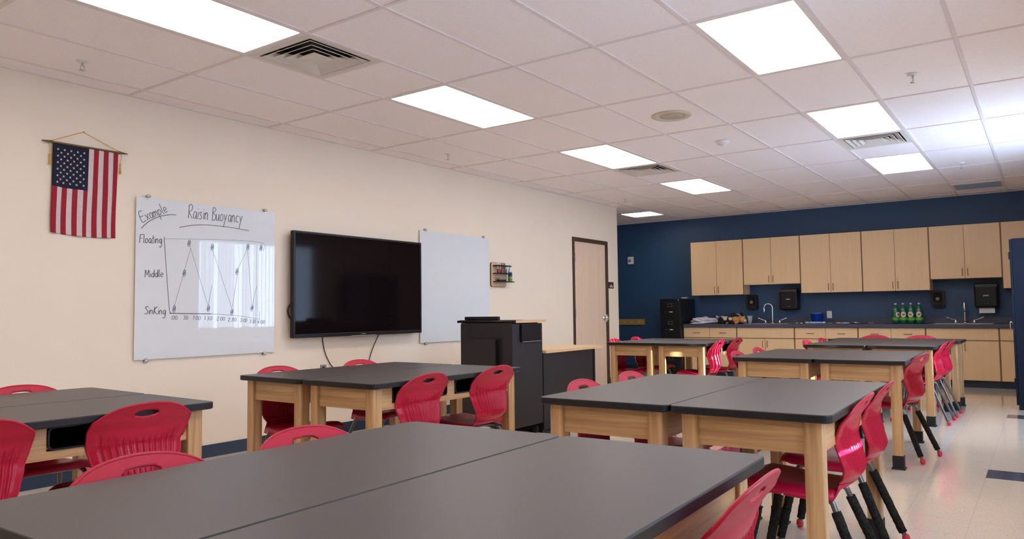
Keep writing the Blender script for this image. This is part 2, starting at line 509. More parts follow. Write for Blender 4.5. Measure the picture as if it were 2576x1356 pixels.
for x0, x1 in zip(xs, xs[1:]):
    for y0, y1 in zip(ysg, ysg[1:]):
        cx, cy = (x0 + x1) / 2, (y0 + y1) / 2
        if any(g[0] < cx < g[1] and g[2] < cy < g[3] for g in gap): continue
        if cx < XL and cy < YC - 2.0: continue
        q = [b.bm.verts.new(p) for p in ((x0, y0, H + 0.004), (x1, y0, H + 0.004), (x1, y1, H + 0.004), (x0, y1, H + 0.004))]
        b.bm.faces.new(q)
b.box(XA, XR, YF, YB, H + 0.12, H + 0.16)
structure(b.obj('ceiling', M['tile']))
b = MB()
hw = 0.012
for i in range(-10, 5):
    y0 = YF if gx(i) > XL else YC - 2.0
    b.box(gx(i) - hw, gx(i) + hw, y0, YB, H - 0.002, H + 0.006)
for k in range(-10, 15, 2):
    x0 = XL if k * U < YC - 2.0 else XA
    b.box(x0, XR, k * U - hw, k * U + hw, H - 0.0015, H + 0.006)
for (x0, x1, y0, y1) in cells_vent + [RET, cells_light[-1]]:
    for yy in (y0, y1): b.box(x0, x1, yy - hw, yy + hw, H - 0.001, H + 0.006)
b.box(XL, XL + 0.022, YF, YC, H - 0.003, H + 0.006)
b.box(XA, XR, YB - 0.022, YB, H - 0.003, H + 0.006)
structure(b.obj('trim_1', M['tbar']))

# navy vinyl base along the cream wall
b = MB()
b.box(XL, XL + 0.006, YF, D0, 0, 0.1)
b.box(XL, XL + 0.006, D1, YC, 0, 0.1)
structure(b.obj('baseboard_left', M['base']))
structure(MB().box(XA, -3.3, YB - 0.006, YB, 0, 0.1).obj('baseboard_back', M['base']))

# door in the cream wall
dr = MB()
dr.box(XL - 0.155, XL + 0.012, D0, D0 + 0.055, 0, DT, 0.003)
dr.box(XL - 0.155, XL + 0.012, D1 - 0.055, D1, 0, DT, 0.003)
dr.box(XL - 0.155, XL + 0.012, D0 + 0.055, D1 - 0.055, DT - 0.055, DT, 0.003)
door = structure(dr.obj('door_1', M['frame_dk']))
box('door_leaf', M['birch'], door, XL - 0.055, XL - 0.010, D0 + 0.058, D1 - 0.058, 0.008, DT - 0.058)
for zc in (0.28, 1.095, 1.90):
    h = MB().box(XL - 0.012, XL + 0.004, D0 + 0.055, D0 + 0.085, zc - 0.057, zc + 0.057)
    h.tube([(XL + 0.006, D0 + 0.058, zc - 0.057), (XL + 0.006, D0 + 0.058, zc + 0.057)], 0.008, 10)
    h.obj('hinge', M['steel'], door)
k = MB()
k.lathe([(0.0, 0.075), (0.030, 0.066), (0.034, 0.05), (0.026, 0.034), (0.013, 0.028), (0.013, 0.008), (0.036, 0.006), (0.036, 0.0)], (XL - 0.010, D1 - 0.125, 1.015), 24, 'X')
k.obj('door_knob', M['chrome'], door)
box('strike_plate', M['chrome'], door, XL - 0.02, XL + 0.0135, D1 - 0.058, D1 - 0.035, 0.96, 1.07)

# ================================================================== CEILING FIXTURES
def light_fixture(x0, x1, y0, y1, label, cat='ceiling light', group='recessed fluorescent ceiling lights'):
    cx, cy = (x0 + x1) / 2, (y0 + y1) / 2
    t = thing('ceiling_light', label, cat, (cx, cy, H), 0, group)
    w, l = (x1 - x0) / 2 - 0.012, (y1 - y0) / 2 - 0.012
    f = MB()
    for (a, c, d, e) in ((-w, -w + 0.022, -l, l), (w - 0.022, w, -l, l), (-w + 0.022, w - 0.022, -l, -l + 0.022), (-w + 0.022, w - 0.022, l - 0.022, l)):
        f.box(a, c, d, e, -0.001, 0.05)
    f.box(-w, w, -l, l, 0.05, 0.10)
    f.obj('frame', M['fixture'], t)
    MB().box(-w + 0.022, w - 0.022, -l + 0.022, l - 0.022, 0.004, 0.010).obj('diffuser', M['diff'], t)
    return t
def row_name(j): return {-2: 'behind the camera', -1: 'nearest the camera', 0: 'in the middle', 1: 'third from the camera', 2: 'farthest from the camera'}[j]
LBL = {(-3, -1): 'ceiling light touching the large air vent, cut by the top edge',
       (-3, 0): 'recessed ceiling light above the written-on whiteboard, second along the cream wall',
       (-3, 1): 'recessed ceiling light with an air vent at its far end, third along the cream wall',
       (-3, 2): 'recessed ceiling light beyond the small left vent, fourth along the cream wall',
       (1, 0): 'large bright recessed ceiling light at the top right, cut by the top edge',
       (1, 1): 'recessed ceiling light in the right row with an air vent at its far end',
       (1, 2): 'recessed ceiling light in the right row, last one before the blue wall',
       (1, -1): 'recessed ceiling light directly over the camera position in the right row',
       (-3, -2): 'recessed ceiling light in the left row behind the camera',
       (1, -2): 'recessed ceiling light in the right row behind the camera'}
for (i, j) in LIGHTS:
    light_fixture(gx(i), gx(i) + U, j * 4 * U, j * 4 * U + 2 * U, LBL[(i, j)])
light_fixture(*cells_light[-1], 'small square ceiling light in the alcove past the end of the cream wall')

def air_vent(x0, y0, label):
    t = thing('air_vent', label, 'air vent', (x0 + U / 2, y0 + U / 2, H), 0, 'square ceiling air vents')
    w = U / 2 - 0.012
    f = MB()
    def ring(o, i, zo, zi):
        vo = [f.bm.verts.new((sx * o, sy * o, zo)) for sx, sy in ((-1, -1), (1, -1), (1, 1), (-1, 1))]
        vi = [f.bm.verts.new((sx * i, sy * i, zi)) for sx, sy in ((-1, -1), (1, -1), (1, 1), (-1, 1))]
        for k in range(4): f.bm.faces.new((vo[k], vo[(k + 1) % 4], vi[(k + 1) % 4], vi[k]))
    ring(w, w - 0.045, -0.002, -0.002)
    ring(w - 0.045, w - 0.046, -0.002, 0.02)
    f.obj('frame', M['vent'], t)
    for o_, i_ in ((w - 0.062, w - 0.118), (w - 0.112, w - 0.168), (w - 0.162, w - 0.215)):
        f = MB(); ring(o_, i_, -0.008, 0.024); ring(o_ + 0.004, o_, -0.006, -0.008)
        f.obj('louver', M['vent'], t)
    f = MB().box(-(w - 0.212), w - 0.212, -(w - 0.212), w - 0.212, -0.008, 0.0, 0.004)
    f.obj('center_plate', M['vent'], t)
    MB().box(-w, w, -w, w, 0.10, 0.12).obj('duct', M['ventdark'], t)
    return t
air_vent(gx(-3), -2 * U, 'large square louvered air vent touching the nearest ceiling light')
air_vent(gx(-3), 6 * U, 'square air vent at the far end of the third light along the cream wall')
air_vent(gx(1), 6 * U, 'square air vent between two lights of the right row')

t = thing('return_grille', 'flat grey-blue return air panel in the ceiling close to the blue wall', 'air vent', ((RET[0] + RET[1]) / 2, (RET[2] + RET[3]) / 2, H))
g = MB()
for k in range(24): g.box(-0.27, 0.27, -0.27 + k * 0.0225, -0.255 + k * 0.0225, -0.002, 0.004)
g.obj('grille', M['vent_grey'], t)
g = MB()
for (a, c, d, e) in ((-0.293, -0.27, -0.293, 0.293), (0.27, 0.293, -0.293, 0.293), (-0.27, 0.27, -0.293, -0.27), (-0.27, 0.27, 0.27, 0.293)): g.box(a, c, d, e, -0.004, 0.004)
g.obj('frame', M['fixture'], t)
MB().box(-0.293, 0.293, -0.293, 0.293, 0.02, 0.04).obj('backing', M['vent_grey'], t)

t = thing('ceiling_speaker', 'round beige speaker set flush in the ceiling tiles', 'speaker', (-0.295, 1.84, H))
MB().lathe([(0.165, 0.004), (0.165, -0.004), (0.155, -0.010), (0.10, -0.006), (0.10, 0.004)], n=40).obj('rim', M['beige'], t)
MB().lathe([(0.0985, 0.004), (0.0985, -0.006), (0.06, -0.010), (0.0, -0.011)], n=32).obj('grille', M['speakergrille'], t)
t = thing('smoke_detector', 'small round white smoke detector on the ceiling beyond the speaker', 'smoke detector', (-0.29, 3.05, H))
MB().lathe([(0.062, 0.004), (0.062, -0.010), (0.048, -0.032), (0.0, -0.036)], n=28).obj('base', M['white'], t)
MB().lathe([(0.022, -0.034), (0.020, -0.044), (0.0, -0.046)], n=20).obj('sensor_cap', M['white'], t)
SPR = [(1.515, 1.85, 'sprinkler head under the ceiling near the top right corner of the photo'),
       (-2.745, 1.81, 'sprinkler head under the ceiling above the blank whiteboard by the cream wall'),
       (1.49, 5.86, 'faint sprinkler head beside the last light of the right row'),
       (-2.745, 5.80, 'tiny sprinkler head on the ceiling above the door'),
       (-2.745, -1.78, 'sprinkler head on the ceiling above the hanging flag')]
for x, y, l in SPR:
    t = thing('sprinkler', l, 'sprinkler', (x, y, H), 0, 'fire sprinkler heads')
    MB().lathe([(0.036, 0.004), (0.036, -0.003), (0.022, -0.008), (0.010, -0.010)], n=20).obj('escutcheon', M['white'], t)
    s_ = MB().lathe([(0.008, -0.008), (0.008, -0.03), (0.0, -0.03)], n=10)
    for sx in (-1, 1): s_.tube([(0, sx * 0.007, -0.028), (0, sx * 0.014, -0.042), (0, sx * 0.003, -0.058)], 0.0025, 6)
    s_.obj('frame_arm', M['steel'], t)
    MB().lathe([(0.0, -0.056), (0.018, -0.057), (0.018, -0.060), (0.0, -0.061)], n=16).obj('deflector', M['steel'], t)

# ================================================================== SCIENCE TABLES
TW, TL, TH = 0.605, 1.37, 0.755
def rounded_slab(w, l, z0, z1, r=0.035, ev=0.004):
    pts = rrect(w, l, r, 6)
    b = MB()
    layers = [(z0, ev), (z0 + ev, 0), (z1 - ev, 0), (z1 - ev * 0.3, ev * 0.3), (z1, ev)]
    rings = []
    for z, ins in layers:
        q = rrect(w - 2 * ins, l - 2 * ins, max(r - ins, 0.002), 6)
        rings.append([b.bm.verts.new((x, y, z)) for x, y in q])
    n = len(pts)
    for a, c in zip(rings, rings[1:]):
        for k in range(n): b.bm.faces.new((a[k], a[(k + 1) % n], c[(k + 1) % n], c[k]))
    b.bm.faces.new(rings[0][::-1]); b.bm.faces.new(rings[-1])
    return b

def make_table(label, side, trays=True):
    """long axis Y; side = +1/-1: which long side carries the two book trays"""
    t = thing('science_table', label, 'table', group='black-topped oak science tables')
    sl = rounded_slab(TW, TL, TH - 0.030, TH)
    sl.bm.normal_update()
    for f in sl.bm.faces: f.material_index = 0 if len(f.verts) > 4 else 1
    sl.obj('tabletop', [M['top'], M['topedge']], t)
    lw, ins = 0.065, 0.04
    X0, Y0 = TW / 2 - ins, TL / 2 - ins
    for sx in (-1, 1):
        for sy in (-1, 1):
            x1, y1 = sx * X0, sy * Y0
            lg = MB().box(min(x1, x1 - sx * lw), max(x1, x1 - sx * lw), min(y1, y1 - sy * lw), max(y1, y1 - sy * lw), 0.006, TH - 0.030, 0.004).obj('leg', M['oak_z'], t)
            bt = MB()
            cx, cy = x1 - sx * lw / 2, y1 - sy * lw / 2
            bt.box(cx - lw / 2 - 0.004, cx + lw / 2 + 0.004, cy - lw / 2 - 0.004, cy + lw / 2 + 0.004, 0.004, 0.095, 0.003)
            bt.box(cx - lw / 2 - 0.012, cx + lw / 2 + 0.012, cy - lw / 2 - 0.012, cy + lw / 2 + 0.012, 0.0, 0.010, 0.003)
            bt.obj('foot_boot', M['blackmatt'], lg)
    za, zb = 0.605, TH - 0.031
    for sy in (-1, 1):
        y = sy * (Y0 - 0.012)
        box('end_apron', M['oak_x'], t, -X0 + lw, X0 - lw, min(y, y - sy * 0.02), max(y, y - sy * 0.02), za, zb)
    x = -side * (X0 - 0.012)
    box('side_apron', M['oak_y'], t, min(x, x + side * 0.02), max(x, x + side * 0.02), -Y0 + lw, Y0 - lw, za, zb)
    if not trays:
        x = side * (X0 - 0.012)
        box('side_apron', M['oak_y'], t, min(x, x - side * 0.02), max(x, x - side * 0.02), -Y0 + lw, Y0 - lw, za, zb)
        return t
    # tray side: bottom rail, end blocks and a middle post
    x = side * (X0 - 0.012)
    xa, xb = min(x, x - side * 0.022), max(x, x - side * 0.022)
    a = MB()
    a.box(xa, xb, -Y0 + lw, Y0 - lw, za - 0.004, za + 0.028)
    a.box(xa, xb, -0.035, 0.035, za + 0.028, zb)
    for sy in (-1, 1):
        y0, y1 = sy * (Y0 - lw), sy * (Y0 - lw - 0.085)
        a.box(xa, xb, min(y0, y1), max(y0, y1), za + 0.028, zb)
    a.obj('tray_rail', M['oak_y'], t)
    for sy in (-1, 1):
        yc = sy * (0.035 + (Y0 - lw - 0.085)) / 2
        wy, hz = (Y0 - lw - 0.085 - 0.035) - 0.004, zb - (za + 0.028) - 0.002
        zc = (za + 0.028 + zb) / 2
        o1 = rrect(wy, hz, 0.022, 4); i1 = rrect(wy - 0.014, hz - 0.014, 0.016, 4)
        tr = MB()
        xo, xi = x + side * 0.006, x - side * 0.34
        R = []
        for px, pts in ((xi, o1), (xo, o1), (xo, i1), (xi + side * 0.006, i1)):
            R.append([tr.bm.verts.new((px, yc + p[0], zc + p[1])) for p in pts])
        n = len(o1)
        for p, q in zip(R, R[1:]):
            for k in range(n): tr.bm.faces.new((p[k], p[(k + 1) % n], q[(k + 1) % n], q[k]))
        tr.bm.faces.new(R[0]); tr.bm.faces.new(R[-1])
        tr.obj('book_tray', M['black'], t)
    return t

def pose_table(t, px, py, a, lx, ly):
    """(px,py,a): seam corner of the pair at its near end; lx,ly: table centre in pair coordinates"""
    t.location = (px + lx * cos(a) - ly * sin(a), py + lx * sin(a) + ly * cos(a), 0)
    t.rotation_euler = (0, 0, a)
PAIRS = {  # seam near end x, y, turn, words for the pair
 'A': (-1.405, -3.437, -0.032, 'of the pair under the flag at the left edge'),
 'B': (-1.313, -1.195, -0.008, 'of the pair in front of the television'),
 'C': (1.037, -3.419, 0.026, 'of the foreground pair nearest the camera'),
 'D': (0.977, -1.234, 0.023, 'of the pair just behind the foreground pair'),
 'E': (0.793, 1.779, 0.028, 'of the third pair back in the right row'),
 'F': (0.742, 4.039, -0.020, 'of the farthest pair, below the green bottles'),
 'G': (-1.434, 3.834, 0.030, 'of the pair in front of the black filing cabinet')}
protoL = protoR = protoP = None
for k, (x, y, a, w) in PAIRS.items():
    l1 = 'black-topped oak science table, left half ' + w
    l2 = 'black-topped oak science table, right half ' + w
    if protoL is None:
        tl = protoL = make_table(l1, -1); tr_ = protoR = make_table(l2, 1)
    elif k in 'BG':
        tl = dup(protoL, (0, 0, 0), 0, l1); tr_ = dup(protoR, (0, 0, 0), 0, l2)
    elif protoP is None:
        tl = protoP = make_table(l1, -1, False); tr_ = dup(protoP, (0, 0, 0), 0, l2)
    else:
        tl = dup(protoP, (0, 0, 0), 0, l1); tr_ = dup(protoP, (0, 0, 0), 0, l2)
    pose_table(tl, x, y, a, -TW / 2 - 0.0015, TL / 2)
    pose_table(tr_, x, y, a, TW / 2 + 0.0015, TL / 2)
# a single table turned across the far end of the last pair
tx = dup(protoP, (0.742 + 0.018, 4.039 + TL + TW / 2 + 0.012, 0), pi / 2 - 0.01, 'black-topped oak science table set crosswise behind the farthest pair, nearest the cabinets')

# ================================================================== RED CHAIRS
BX = [(0.440, -0.180), (0.47, -0.201), (0.50, -0.208), (0.56, -0.194), (0.62, -0.178), (0.68, -0.186), (0.73, -0.212), (0.795, -0.252)]
BW = [(0.440, 0.140), (0.48, 0.152), (0.52, 0.166), (0.58, 0.183), (0.64, 0.197), (0.69, 0.203), (0.72, 0.199), (0.735, 0.191), (0.795, 0.175)]
SX = [(0.0, -0.180), (0.06, -0.162), (0.14, -0.130), (0.4, 0.0), (0.7, 0.13), (0.86, 0.19), (0.95, 0.220), (1.0, 0.230)]
SZ = [(0.0, 0.440), (0.06, 0.427), (0.14, 0.421), (0.4, 0.424), (0.7, 0.438), (0.86, 0.440), (0.95, 0.430), (1.0, 0.412)]
SW = [(0.0, 0.140), (0.10, 0.166), (0.3, 0.195), (0.6, 0.208), (0.85, 0.200), (0.95, 0.184), (1.0, 0.17)]
ZB = 0.440
def ztop(u): return 0.785 - 0.030 * u * u - 0.034 * abs(u) ** 5
def back_point(u, t):
    z = ZB + t * (ztop(u) - ZB)
    y = lerp_tab(BW, z) * u
    wrap = 0.042 * (1 - 0.85 * max(0.0, min(1.0, (z - 0.60) / 0.13))) * abs(u) ** 2.2
    x = lerp_tab(BX, z) + wrap
    # raised ribs on the lower back
    lo, hi = 0.462 + 0.085 * abs(u) ** 3, 0.645 + 0.06 * u * u
    msk = max(0.0, min(1.0, (z - lo) / 0.02)) * max(0.0, min(1.0, (hi - z) / 0.016)) * max(0.0, min(1.0, (0.86 - abs(u)) / 0.06))
    ph = (u * 7.5) % 1.0
    rib = exp(-((ph - 0.5) / 0.15) ** 2)
    x -= msk * (0.0095 * rib - 0.0045)
    return Vector((x, y, z))
def seat_point(u, s):
    dip = 0.012 * (1 - u * u) * sin(pi * min(1, s * 1.1))
    skirt = 0.040 * abs(u) ** 9 * min(1.0, s * 8) * (1 - 0.5 * max(0, (s - 0.8) / 0.2))
    z = lerp_tab(SZ, s) - dip - skirt
    return Vector((lerp_tab(SX, s) + 0.042 * abs(u) ** 2.2 * max(0, 1 - s * 6), lerp_tab(SW, s) * u, z))

def shell(fn, nu, nv, hole=None):
    b = MB()
    V = [[b.bm.verts.new(fn(-1 + 2 * i / nu, j / nv)) for i in range(nu + 1)] for j in range(nv + 1)]
    if hole:
        cz, ha, hb = hole
        inside = lambda co: (co.y / ha) ** 2 + ((co.z - cz) / hb) ** 2
    kill = []
    for j in range(nv):
        for i in range(nu):
            f = b.bm.faces.new((V[j][i], V[j][i + 1], V[j + 1][i + 1], V[j + 1][i])); f.smooth = True
            if hole and inside(f.calc_center_median()) < 1: kill.append(f)
    if kill:
        rim = set(v for f in kill for v in f.verts)
        bmesh.ops.delete(b.bm, geom=kill, context='FACES')
        for v in rim:
            if v.is_valid and v.link_faces:
                k = sqrt(inside(v.co))
                if k > 1e-4:
                    v.co.y /= k; v.co.z = cz + (v.co.z - cz) / k
        loose = [v for v in b.bm.verts if not v.link_faces]
        bmesh.ops.delete(b.bm, geom=loose, context='VERTS')
    return b
def solid(o, th, off=0.0):
    md = o.modifiers.new('thickness', 'SOLIDIFY'); md.thickness = th; md.offset = off; md.use_even_offset = False
    return o

LEGS = {}
def leg_path(front, sy):
    if front:
        return smooth_path([(0.02, sy * 0.140, 0.392), (0.105, sy * 0.146, 0.394), (0.150, sy * 0.156, 0.372), (0.172, sy * 0.166, 0.31), (0.235, sy * 0.198, 0.020)], 7)
    return smooth_path([(0.02, sy * 0.125, 0.386), (-0.060, sy * 0.132, 0.388), (-0.108, sy * 0.142, 0.372), (-0.134, sy * 0.152, 0.32), (-0.255, sy * 0.198, 0.020)], 7)

def make_chair(sleeves):
    t = thing('school_chair', 'red chair', 'chair', group='red plastic classroom chairs')
    bk = solid(shell(back_point, 120, 48, (0.744, 0.052, 0.0140)).obj('backrest', M['redback'], t), 0.007)
    rim = MB()
    pts = [back_point(-1, j / 26) for j in range(2, 27)] + [back_point(-1 + 2 * i / 40, 1) for i in range(1, 41)] + [back_point(1, 1 - j / 26) for j in range(1, 25)]
    rim.tube(pts, 0.0052, 8)
    rim.obj('rim', M['red'], bk)
    st = solid(shell(seat_point, 30, 30).obj('seat', M['red'], t), 0.007)
    for sy in (-1, 1):
        for xx in (-0.06, 0.06):
            r_ = MB().lathe([(0.0, sy * 0.004), (0.004, sy * 0.0035), (0.006, 0.0)], (xx, sy * (0.204 if xx > 0 else 0.193), 0.392), 12, 'Y')
            r_.obj('rivet', M['chrome'], st)
    fr = MB()
    fr.tube([(-0.060, -0.132, 0.388), (-0.060, 0.132, 0.388)], 0.010, 8)
    fr.tube([(0.10, -0.145, 0.392), (0.10, 0.145, 0.392)], 0.010, 8)
    for sy in (-1, 1): fr.box(-0.05, 0.06, sy * 0.135 - 0.012, sy * 0.135 + 0.012, 0.394, 0.408)
    fr.obj('seat_frame', M['legsteel'], t)
    for front in (True, False):
        for sy in (-1, 1):
            P = leg_path(front, sy)
            lg = MB().tube(P, 0.0115, 12).obj('leg', M['legsteel'], t)
            e = P[-1]
            MB().lathe([(0.0, 0.0), (0.012, 0.002), (0.017, 0.010), (0.018, 0.022), (0.0155, 0.034), (0.0118, 0.040)], (e.x, e.y, 0.0), 16).obj('foot_glide', M['glide'], lg)
            if sleeves:
                q = P[-1] - P[-8]
                a0, a1 = P[-8] + q * -0.05, P[-8] + q * 0.90
                n = 26
                pp = [a0 + (a1 - a0) * (k / n) for k in range(n + 1)]
                sl = MB().tube(pp, 0.0195, 14)
                for v in sl.bm.verts:
                    v.co += Vector((mnoise.noise(v.co * 90), mnoise.noise(v.co * 90 + Vector((7, 1, 3))), 0)) * 0.0022
                sl.obj('foam_sleeve', M['foam'], lg)
    return t

def pair_pt(k, lx, ly):
    x, y, a, _ = PAIRS[k]
    return (x + lx * cos(a) - ly * sin(a), y + lx * sin(a) + ly * cos(a)), a
REACH = 0.197
CH = [  # pair, side, position along the pair, extra turn, extra push out, sleeves, label
 ('A', -1, 1.055, 0.00, 0.02, 0, 'red chair between the cream wall and the table under the flag'),
 ('A', 1, 1.05, 0.02, 0.00, 0, 'large red chair showing its ribbed back at the table under the flag, lower left'),
 ('A', 1, 0.46, 0.00, 0.00, 0, 'red chair back cut off by the left edge of the photo'),
 ('C', -1, 0.42, 0.00, 0.02, 0, 'red chair top at the lower left edge of the foreground table, nearer of two'),
 ('C', -1, 0.93, 0.00, 0.02, 0, 'red chair top at the far left corner of the foreground table'),
 ('C', 1, 1.0, 0.00, 0.055, 0, 'red chair seen edge-on at the right side of the foreground table'),
 ('B', -1, 0.33, 0.00, 0.02, 0, 'red chair behind the left end of the television table, by the cream wall'),
 ('B', -1, 1.055, 0.00, 0.02, 0, 'red chair at the wall side of the television table, nearer the lectern'),
 ('B', 1, 0.40, 0.03, 0.00, 0, 'red chair with full ribbed back facing us at the television table, left one'),
 ('B', 1, 1.06, 0.00, 0.00, 0, 'red chair with ribbed back and visible seat in front of the lectern'),
 ('D', -1, 0.50, 0.00, 0.02, 0, 'red chair top at the left side of the second right-row pair, nearer one'),
 ('D', -1, 1.055, 0.00, 0.02, 0, 'red chair top at the left side of the second right-row pair, farther one'),
 ('D', 1, 0.51, 0.00, 0.00, 1, 'red chair with foam-wrapped legs and a sunlit streak across its back'),
 ('D', 1, 1.09, 0.00, 0.00, 1, 'red chair with foam-wrapped legs just behind the sun-streaked chair'),
 ('E', -1, 0.31, 0.00, 0.02, 0, 'red chair corner at the left front of the third right-row pair'),
 ('E', -1, 0.92, 0.00, 0.02, 0, 'small red chair top at the left side of the third right-row pair, farther one'),
 ('E', 1, 0.57, -0.20, 0.035, 1, 'red chair with foam-wrapped legs alone at the right side of the third pair'),
 ('G', -1, 0.35, 0.00, 0.02, 0, 'red chair top beside the door at the filing cabinet table, nearer one'),
 ('G', -1, 0.97, 0.00, 0.02, 0, 'red chair top at the wall side of the filing cabinet table, farther one'),
 ('G', 1, 0.33, 0.00, 0.02, 0, 'red chair striped with bright sunlight at the filing cabinet table'),
 ('G', 1, 1.055, 0.00, 0.00, 0, 'red chair behind the sun-striped chair in front of the sink cabinet'),
 ('F', -1, 0.36, 0.00, 0.02, 0, 'red chair with white sun stripes at the left end of the farthest pair'),
 ('F', -1, 0.98, 0.00, 0.02, 0, 'red chair just behind the sun-striped one at the left of the farthest pair'),
 ('F', 1, 0.39, 0.00, 0.0, 0, 'red chair seen from the side at the right end of the farthest pair, nearer one'),
 ('F', 1, 0.99, 0.00, 0.0, 0, 'red chair seen from the side at the right end of the farthest pair, farther one'),
]
plain_p = sleeve_p = None
def place_chair(loc, rz, sl, label):
    global plain_p, sleeve_p
    p = sleeve_p if sl else plain_p
    if p is None:
        p = make_chair(bool(sl))
        if sl: sleeve_p = p
        else: plain_p = p
        p.location = loc; p.rotation_euler = (0, 0, rz); p['label'] = label
        return p
    return dup(p, loc, rz, label)
for (k, s, ly, dr_, out, sl, lab) in CH:
    (x, y), a = pair_pt(k, s * (TW + 0.003 + REACH - 0.205 + out - 0.0), ly)
    # chair centre sits under the table so that the back clears the table edge
    off = REACH - out
    (x, y), a = pair_pt(k, s * (TW + 0.003 - off), ly)
    place_chair((x, y, 0), a + (pi if s > 0 else 0) + dr_, sl, lab)
yb_ = 4.039 + TL + TW + 0.012 - REACH + 0.03
place_chair((0.48, yb_, 0), -pi / 2, 0, 'red chair top behind the far crosswise table, left of two arcs')
place_chair((0.98, yb_, 0), -pi / 2, 0, 'red chair top behind the far crosswise table, right of two arcs')

# ================================================================== CREAM WALL: FLAG, BOARDS, TELEVISION
fl = thing('wall_flag', 'American flag hanging from a bronze rod on the cream wall', 'flag', (XL, -1.515, 2.32))
# rod with spear tips, local y along the wall
rd = MB()
rd.lathe([(0.0, -0.295), (0.004, -0.285), (0.011, -0.225), (0.007, -0.215), (0.007, 0.215), (0.011, 0.225), (0.004, 0.282), (0.0, 0.292)], (0.022, 0, 0.005), 12, 'Y')
rd.obj('rod', M['bronze'], fl)
FW, FT, FB = 0.440, 0.004, -0.612
def flag_pt(a, b_):
    """a 0..1 across, b_ 0..1 down"""
    z = FT + (FB - FT) * b_ - 0.012 * b_ * (1 - abs(2 * a - 1) ** 2) - 0.010 * b_ * a
    x = 0.020 - 0.010 * min(1, b_ * 3) + (0.007 * sin(a * 16 + b_ * 1.5) + 0.004 * sin(a * 31)) * min(1, b_ * 1.6)
    y = -FW / 2 + FW * a + 0.004 * sin(b_ * 6) * b_
    return Vector((max(x, 0.003), y, z))
cl = MB()
NU, NV = 78, 60
V = [[cl.bm.verts.new(flag_pt(i / NU, j / NV)) for i in range(NU + 1)] for j in range(NV + 1)]
for j in range(NV):
    for i in range(NU):
        f = cl.bm.faces.new((V[j][i], V[j][i + 1], V[j + 1][i + 1], V[j + 1][i])); f.smooth = True
        if i < NU * 0.5385 - 0.01 and j < NV * 0.475: f.material_index = 2
        else: f.material_index = 0 if (i // 6) % 2 == 0 else 1
cloth = solid(cl.obj('cloth', [M['flagred'], M['flagwhite'], M['flagblue']], fl), 0.0015)
stb = MB()
def star(a, b_, r):
    c0 = flag_pt(a, b_)
    pts = []
    for k in range(10):
        rr = r if k % 2 == 0 else r * 0.40
        an = pi / 2 + k * pi / 5
        q = flag_pt(a + rr * cos(an) / FW, b_ - rr * sin(an) / 0.612)
        pts.append(stb.bm.verts.new((q.x + 0.0028, q.y, q.z)))
    c = stb.bm.verts.new((c0.x + 0.0028, c0.y, c0.z))
    for k in range(10): stb.bm.faces.new((c, pts[k], pts[(k + 1) % 10]))
for r in range(11):
    n = 5 if r % 2 == 0 else 4
    for q in range(n):
        aa = (0.075 + q * 0.097) if n == 5 else (0.1235 + q * 0.097)
        star(aa, 0.068 + r * 0.0365, 0.0095)
stb.obj('stars', M['flagwhite'], fl)
for sy in (-1, 1):
    tg = MB()
    y0 = sy * 0.236
    tg.tube(smooth_path([(0.022, y0, 0.012), (0.027, y0 + sy * 0.002, -0.03), (0.022, y0 - sy * 0.001, -0.075)], 5), 0.0022, 6)
    tg.lathe([(0.0, -0.072), (0.006, -0.075), (0.0065, -0.085), (0.004, -0.092), (0.0085, -0.15), (0.0, -0.151)], (0.022, y0, 0), 10)
    tg.obj('tassel', M['cordyellow'], fl)
cd = MB()
cd.tube(smooth_path([(0.022, -0.232, 0.012), (0.012, -0.12, 0.066), (0.008, -0.018, 0.113)], 6), 0.0022, 6)
cd.tube(smooth_path([(0.008, -0.018, 0.113), (0.012, 0.10, 0.066), (0.022, 0.232, 0.012)], 6), 0.0022, 6)
cd.obj('hanging_cord', M['cordyellow'], fl)
MB().lathe([(0.0, 0.014), (0.004, 0.013), (0.002, 0.010), (0.002, -0.002)], (0, -0.018, 0.114), 8, 'X').obj('nail', M['bronze'], fl)

